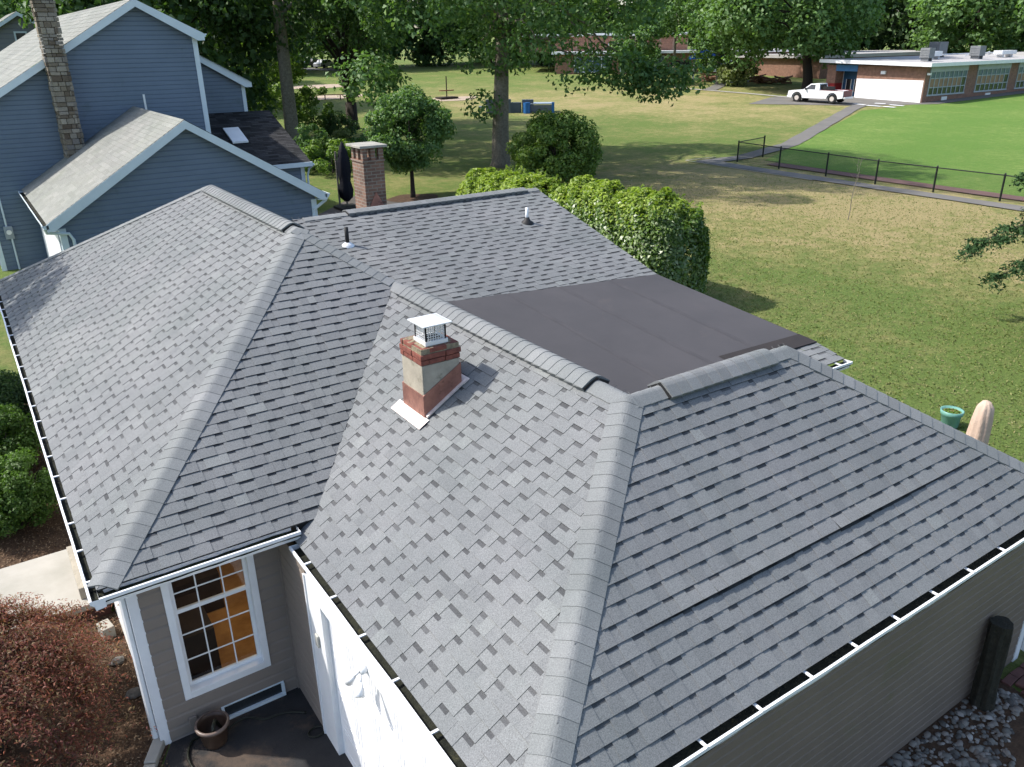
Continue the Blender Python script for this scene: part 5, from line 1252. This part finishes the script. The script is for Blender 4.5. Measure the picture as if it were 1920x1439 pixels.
# curb stones beside drive
b = MB(); rn = random.Random(4)
for k in range(9):
    b.box((-1.68-.17*k, .30-.33*k, G+.045), (.13, .35, .10), Matrix.Rotation(-.48+rn.uniform(-.05, .05), 3, 'Z'))
tag(b.build('stone_edging', m_concl, None, bevel=.015), 'pale stone edging between the mulch bed and the driveway', 'edging')
def rock(c, r, label, seed, mat=None):
    rn = random.Random(seed); b = MB(); n = 8; rings = []
    for i, (k, z) in enumerate(((.7, 0), (1, .3), (.95, .6), (.6, .9), (.05, 1.0))):
        rings.append(len(b.v))
        for j in range(n):
            a = 2*math.pi*j/n; rr = r*k*rn.uniform(.8, 1.2); b.v.append((c[0]+rr*math.cos(a), c[1]+rr*math.sin(a)*.7, c[2]+z*r*.8))
    for i in range(4):
        for j in range(n): j2 = (j+1) % n; b.f.append((rings[i]+j, rings[i]+j2, rings[i+1]+j2, rings[i+1]+j)); b.m.append(0); b.t.append(.5)
    tag(b.build('rock', mat or m_stonep, None), label, 'rock')
m_stonep = simple('field_stone', (.17, .16, .145), (.08, .075, .07), 9, .9, bs=30)
rock((-1.76, 2.08, G), .10, 'dark stone in the mulch below the concrete block', 1); rock((-1.70, 1.38, G), .11, 'rounded stone leaning at the foot of the left wall', 2)
b = MB(); b.box((-1.77, 2.72, G+.09), (.15, .22, .18), Matrix.Rotation(.2, 3, 'Z')); tag(b.build('concrete_block', m_concl, None, bevel=.01), 'small grey concrete block on the mulch below the landing', 'block')
# mulch chips
def scatter(name, polyf, n, size, mat, seed, h=.02, aspect=2.2):
    rg = np.random.default_rng(seed); P = []
    while len(P) < n:
        p = polyf(rg)
        if p: P.append((p[0], p[1], gz(p[0], p[1])+.022+rg.random()*h))
    o = leaf_mesh(name, P, np.tile([0, 0, 1.], (n, 1))+rg.normal(0, .45, (n, 3)), size, mat, None, seed, aspect=aspect)
    return tag(o, kind='stuff')
m_chip = leaf_mat('mulch_chip', [(.10, .055, .03), (.06, .035, .02), (.16, .10, .06), (.24, .17, .11), (.05, .03, .02)], rough=.9, trans=0)
o = scatter('mulch_chips', lambda r: (r.uniform(-3.6, -1.6), r.uniform(-1.2, 3.1)) if True else None, 9000, .035, m_chip, 5); o['label'] = 'brown wood mulch chips covering the bed beside the window wall'; o['category'] = 'mulch'
o = scatter('mulch_chips', lambda r: (r.uniform(-3.4, -1.6), r.uniform(4.8, 12.2)), 9000, .04, m_chip, 6); o['label'] = 'brown wood mulch chips around the rounded bushes'; o['category'] = 'mulch'
m_tuft = leaf_mat('grass_blades', [(.115, .165, .045), (.15, .185, .06), (.20, .205, .085), (.22, .205, .10), (.13, .175, .05)], rough=.8, trans=.3)
def lawn_pt(r):
    x, y = r.uniform(8.6, 36), r.uniform(-8, 27)
    if (12.9 < x < 15.8 and 8 < y < 18.5) or (x < 16 and y > 12) or math.hypot(x-10, y-0) > 34 or r.random() < (math.hypot(x-9, y)/40): return None
    return (x, y)
rgt = np.random.default_rng(44); P = []
while len(P) < 70000:
    p = lawn_pt(rgt)
    if p: P.append((p[0], p[1], gz(p[0], p[1])+.02))
nn = rgt.normal(0, 1, (len(P), 3)); nn[:, 2] = np.abs(nn[:, 2])*.5+.5
o = leaf_mesh('grass_tufts', P, nn, .07, m_tuft, None, 5, aspect=2.4)
tag(o, 'short uneven grass of the back lawn', 'grass', kind='stuff')
# river pebbles beside the near wall
def pebbles():
    rn = random.Random(8); b = MB()
    base = [(.0, .0, 1), (.72, 0, .68), (.22, .68, .68), (-.58, .42, .68), (-.58, -.42, .68), (.22, -.68, .68), (1, 0, 0), (.31, .95, 0), (-.81, .59, 0), (-.81, -.59, 0), (.31, -.95, 0)]
    fc = [(0, 1, 2), (0, 2, 3), (0, 3, 4), (0, 4, 5), (0, 5, 1), (1, 6, 7, 2), (2, 7, 8, 3), (3, 8, 9, 4), (4, 9, 10, 5), (5, 10, 6, 1)]
    k = 0
    while k < 2300:
        x, y = rn.uniform(2.6, 6.95), rn.uniform(-5.75, -4.3)
        if (x-6.3 > 0 and (x-6.3)**2/.40+(y+4.85)**2/.30 > 1) or y < -4.75-1.0*max(0, (6.4-x))*.55: continue
        k += 1; s = rn.choice((.014, .018, .024, .030, .042))*rn.uniform(.8, 1.2); el = rn.uniform(1, 1.6); R = Matrix.Rotation(rn.uniform(0, 6.28), 3, 'Z') @ Matrix.Rotation(rn.uniform(-.4, .4), 3, 'X'); n0 = len(b.v); t = rn.random()
        for v in base: p = R @ Vector((v[0]*s*el, v[1]*s, (v[2])*s*.7)); b.v.append((x+p.x, y+p.y, G+.02+p.z))
        for f in fc: b.f.append(tuple(n0+i for i in f)); b.m.append(0); b.t.append(t)
    m, nt, bs = mk('pebble'); a = N(nt, 'ShaderNodeAttribute', attribute_name='tone'); bs.inputs['Roughness'].default_value = .7
    nt.links.new(ramp(nt, [(0, (.05, .045, .04)), (.3, (.12, .115, .10)), (.6, (.20, .185, .16)), (.8, (.12, .095, .075)), (1, (.33, .31, .28))], a.outputs['Fac']), bs.inputs['Base Color'])
    o = b.build('pebbles', m, None, smooth=True, bevel=0); tag(o, 'grey river pebbles along the foot of the shaded near wall', 'pebbles', kind='stuff')
pebbles()
# log leaning/standing beside near wall
c = onw = Vector((6.38, -4.43, G)); T = None
b = MB(); n = 28; rings = []
for i in range(9):
    z = i/8*1.17; rings.append(len(b.v))
    for k in range(n):
        a = 2*math.pi*k/n; r = .115*(1+.07*math.sin(a*3+i*.9)+.10*math.sin(a*7+.15*i)*(1 if i % 8 else .5)+(.12 if i == 0 else 0)); b.v.append((c.x+r*math.cos(a)-.0*z, c.y+r*math.sin(a)+.02*z, c.z+z))
for i in range(8):
    for k in range(n): k2 = (k+1) % n; b.f.append((rings[i]+k, rings[i]+k2, rings[i+1]+k2, rings[i+1]+k)); b.m.append(0); b.t.append(.5)
b.f.append(tuple(rings[-1]+k for k in range(n))); b.m.append(0); b.t.append(.5)
tag(b.build('wooden_post', m_log, None), 'thick dark weathered log standing upright against the shaded near wall', 'post')
# loose brick pavers beyond the wall corner
b = MB(); rn = random.Random(9)
for i in range(9):
    for j in range(12):
        b.box((7.0+j*.215+rn.uniform(-.01, .01)+(i % 2)*.1, -5.35+i*.115, G+.02+rn.uniform(0, .012)), (.20, .105, .04), Matrix.Rotation(rn.uniform(-.06, .06), 3, 'Z'), 0, rn.random())
tag(b.build('brick_paving', m_brpav, None, bevel=.006), kind='structure')
b = MB(); b.box((6.95, -4.72, G+.07), (.2, .12, .07), Matrix.Rotation(.7, 3, 'Z')); tag(b.build('loose_brick', simple('bright_red_brick', (.30, .06, .045), None, 9, .9), None, bevel=.006), 'single loose red brick lying beyond the pebbles', 'brick')
# playground pieces
c = Vector(at(970, 212)); T = thing('play_wall', 'low grey blue concrete play structure with a blue barrel behind the oak', 'play structure', c)
m_pw = simple('play_grey', (.12, .14, .17), (.09, .11, .13), 1, .8); m_bar = simple('blue_plastic', (.02, .12, .35), None, 2, .5)
u = Vector((_r[0], _r[1], 0)).normalized(); w_ = Vector((-u.y, u.x, 0))
def ob2(name, s, d, L, D, z0, z1, mat):
    R = Matrix((u, w_, Vector((0, 0, 1)))).transposed(); m = MB(); p = c+u*s+w_*d; m.box((p.x, p.y, c.z+(z0+z1)/2), (L, D, z1-z0), R); m.build(name, mat, T, bevel=.02)
ob2('low_wall', -1.8, 0, 2.4, .3, 0, 1.25, m_pw); ob2('low_wall', -.2, .2, 1.2, .3, 0, .95, m_pw); ob2('low_wall', 1.0, 0, 1.1, .4, 0, 1.2, m_pw); ob2('deck', 2.3, .6, 2.4, 1.8, .75, .85, simple('play_deck', (.3, .36, .42), None, 1, .6)); ob2('low_wall', 2.3, -.2, 2.2, .2, 0, .7, m_pw)
ob2('bench', -3.0, .4, 1.4, 1.0, .5, .6, m_pw); ob2('blue_panel', 3.4, -.3, .25, .25, 0, .95, m_bar)
m = MB(); p = c+u*.9-w_*.6; m.tube([(p.x, p.y, p.z), (p.x, p.y, p.z+.95)], .32, 14); m.build('barrel', m_bar, T)
c = Vector(at(838, 186)); T = thing('playground_bouncer', 'small dark spring seat on the round sand patch behind the small tree', 'playground toy', c)
b = MB(); b.box((c.x, c.y, c.z+.15), (2.2, 1.4, .16)); b.build('platform', m_barkd, T); b = MB(); b.tube([(c.x, c.y, c.z), (c.x, c.y, c.z+2.4)], .07, 6); b.build('post', m_barkd, T); b = MB(); b.box((c.x, c.y, c.z+.9), (1.8, .2, .1)); b.build('seat', simple('red_wood', (.22, .07, .04), None, 2, .7), T)
c = Vector(at(610, 188)); T = thing('seesaw', 'low brown wooden seesaw on the left sand patch', 'seesaw', c)
b = MB(); b.box((c.x, c.y, c.z+.55), (4.4, .3, .08), Matrix.Rotation(-.5, 3, 'Z')); b.build('plank', simple('red_wood2', (.24, .09, .06), None, 2, .7), T)
for s in (-1, 0, 1): b = MB(); b.tube([(c.x+s*1.7*math.cos(.5), c.y-s*1.7*math.sin(.5), c.z), (c.x+s*1.7*math.cos(.5), c.y-s*1.7*math.sin(.5), c.z+.5)], .06, 6); b.build('leg', m_barkd, T)
# blue canopy
c = Vector(at(1299, 149)); T = thing('shade_canopy', 'blue fabric canopy on a white pole before the school door', 'canopy', c)
b = MB(); b.tube([c, (c.x+.1, c.y, c.z+3.2)], .13, 8); b.build('pole', m_trim, T)
b = MB(); p = c+Vector((.8, -1.1, 0)); q = [(p.x-1.6, p.y+1.4, c.z+2.9), (p.x+1.5, p.y+1.8, c.z+3.1), (p.x+1.9, p.y-1.6, c.z+2.9), (p.x-1.2, p.y-1.9, c.z+3.1)]; t_ = (p.x, p.y, c.z+3.9)
for i in range(4): b.face([q[i], q[(i+1) % 4], t_]); b.face([q[i], q[(i+1) % 4], Vector(q[(i+1) % 4])-Vector((0, 0, .35)), Vector(q[i])-Vector((0, 0, .35))])
b.build('fabric', simple('blue_canvas', (.02, .12, .55), None, 1, .7), T)
# log benches / brush piles
def brush(px0, px1, py, n, label, seed):
    rn = random.Random(seed); A, Bq = Vector(at(px0, py)), Vector(at(px1, py+3)); b = MB()
    for k in range(n):
        p = A.lerp(Bq, rn.random()); a = rn.uniform(0, 6.28); L = rn.uniform(.6, 1.5); h = rn.uniform(.1, .7)
        b.tube([(p.x-L*math.cos(a), p.y-L*math.sin(a), gz(p.x, p.y)+h), (p.x+L*math.cos(a), p.y+L*math.sin(a), gz(p.x, p.y)+h+rn.uniform(-.1, .4))], rn.uniform(.06, .14), 6)
    tag(b.build('log_pile', simple('cut_log%d' % seed, (.28, .16, .10), (.14, .08, .05), 3, .9)), label, 'log pile')
brush(1415, 1475, 156, 46, 'long pile of cut logs and branches under the broad shade tree', 1)
brush(1312, 1350, 153, 18, 'short row of logs left of the pale flowering bush', 2)
def car(px, py, label, col, seed):
    c = Vector(at(px, py)); T = thing('parked_car', label, 'car', c, .5); pm = simple('car_paint%d' % seed, col, None, 1, .3, spec=.5)
    b = MB(); prof = [(-2.2, .3), (-2.25, .75), (-1.9, .95), (-1.3, 1.0), (-.8, 1.42), (.5, 1.42), (1.1, 1.0), (2.1, .85), (2.25, .6), (2.2, .3)]; b.prism([(x, -.85, z) for x, z in prof], (0, 1.7, 0)); b.build('body', pm, T, local=True, bevel=.05)
    b = MB()
    for s in (-.86, .86): b.face([(-1.1, s, 1.03), (-.75, s, 1.36), (.45, s, 1.36), (.9, s, 1.03)])
    b.build('window', m_glassd, T, local=True)
    for x in (-1.4, 1.4):
        for s in (-.87, .87): b = MB(); b.tube([(x, s-.08, .32), (x, s+.08, .32)], .33, 14); b.build('wheel', m_black, T, local=True)
car(588, 126, 'dark car parked on the far road left of the multi stemmed maple', (.02, .02, .025), 1)
car(610, 128, 'pale car parked on the far road just right of the dark one', (.5, .52, .55), 2)
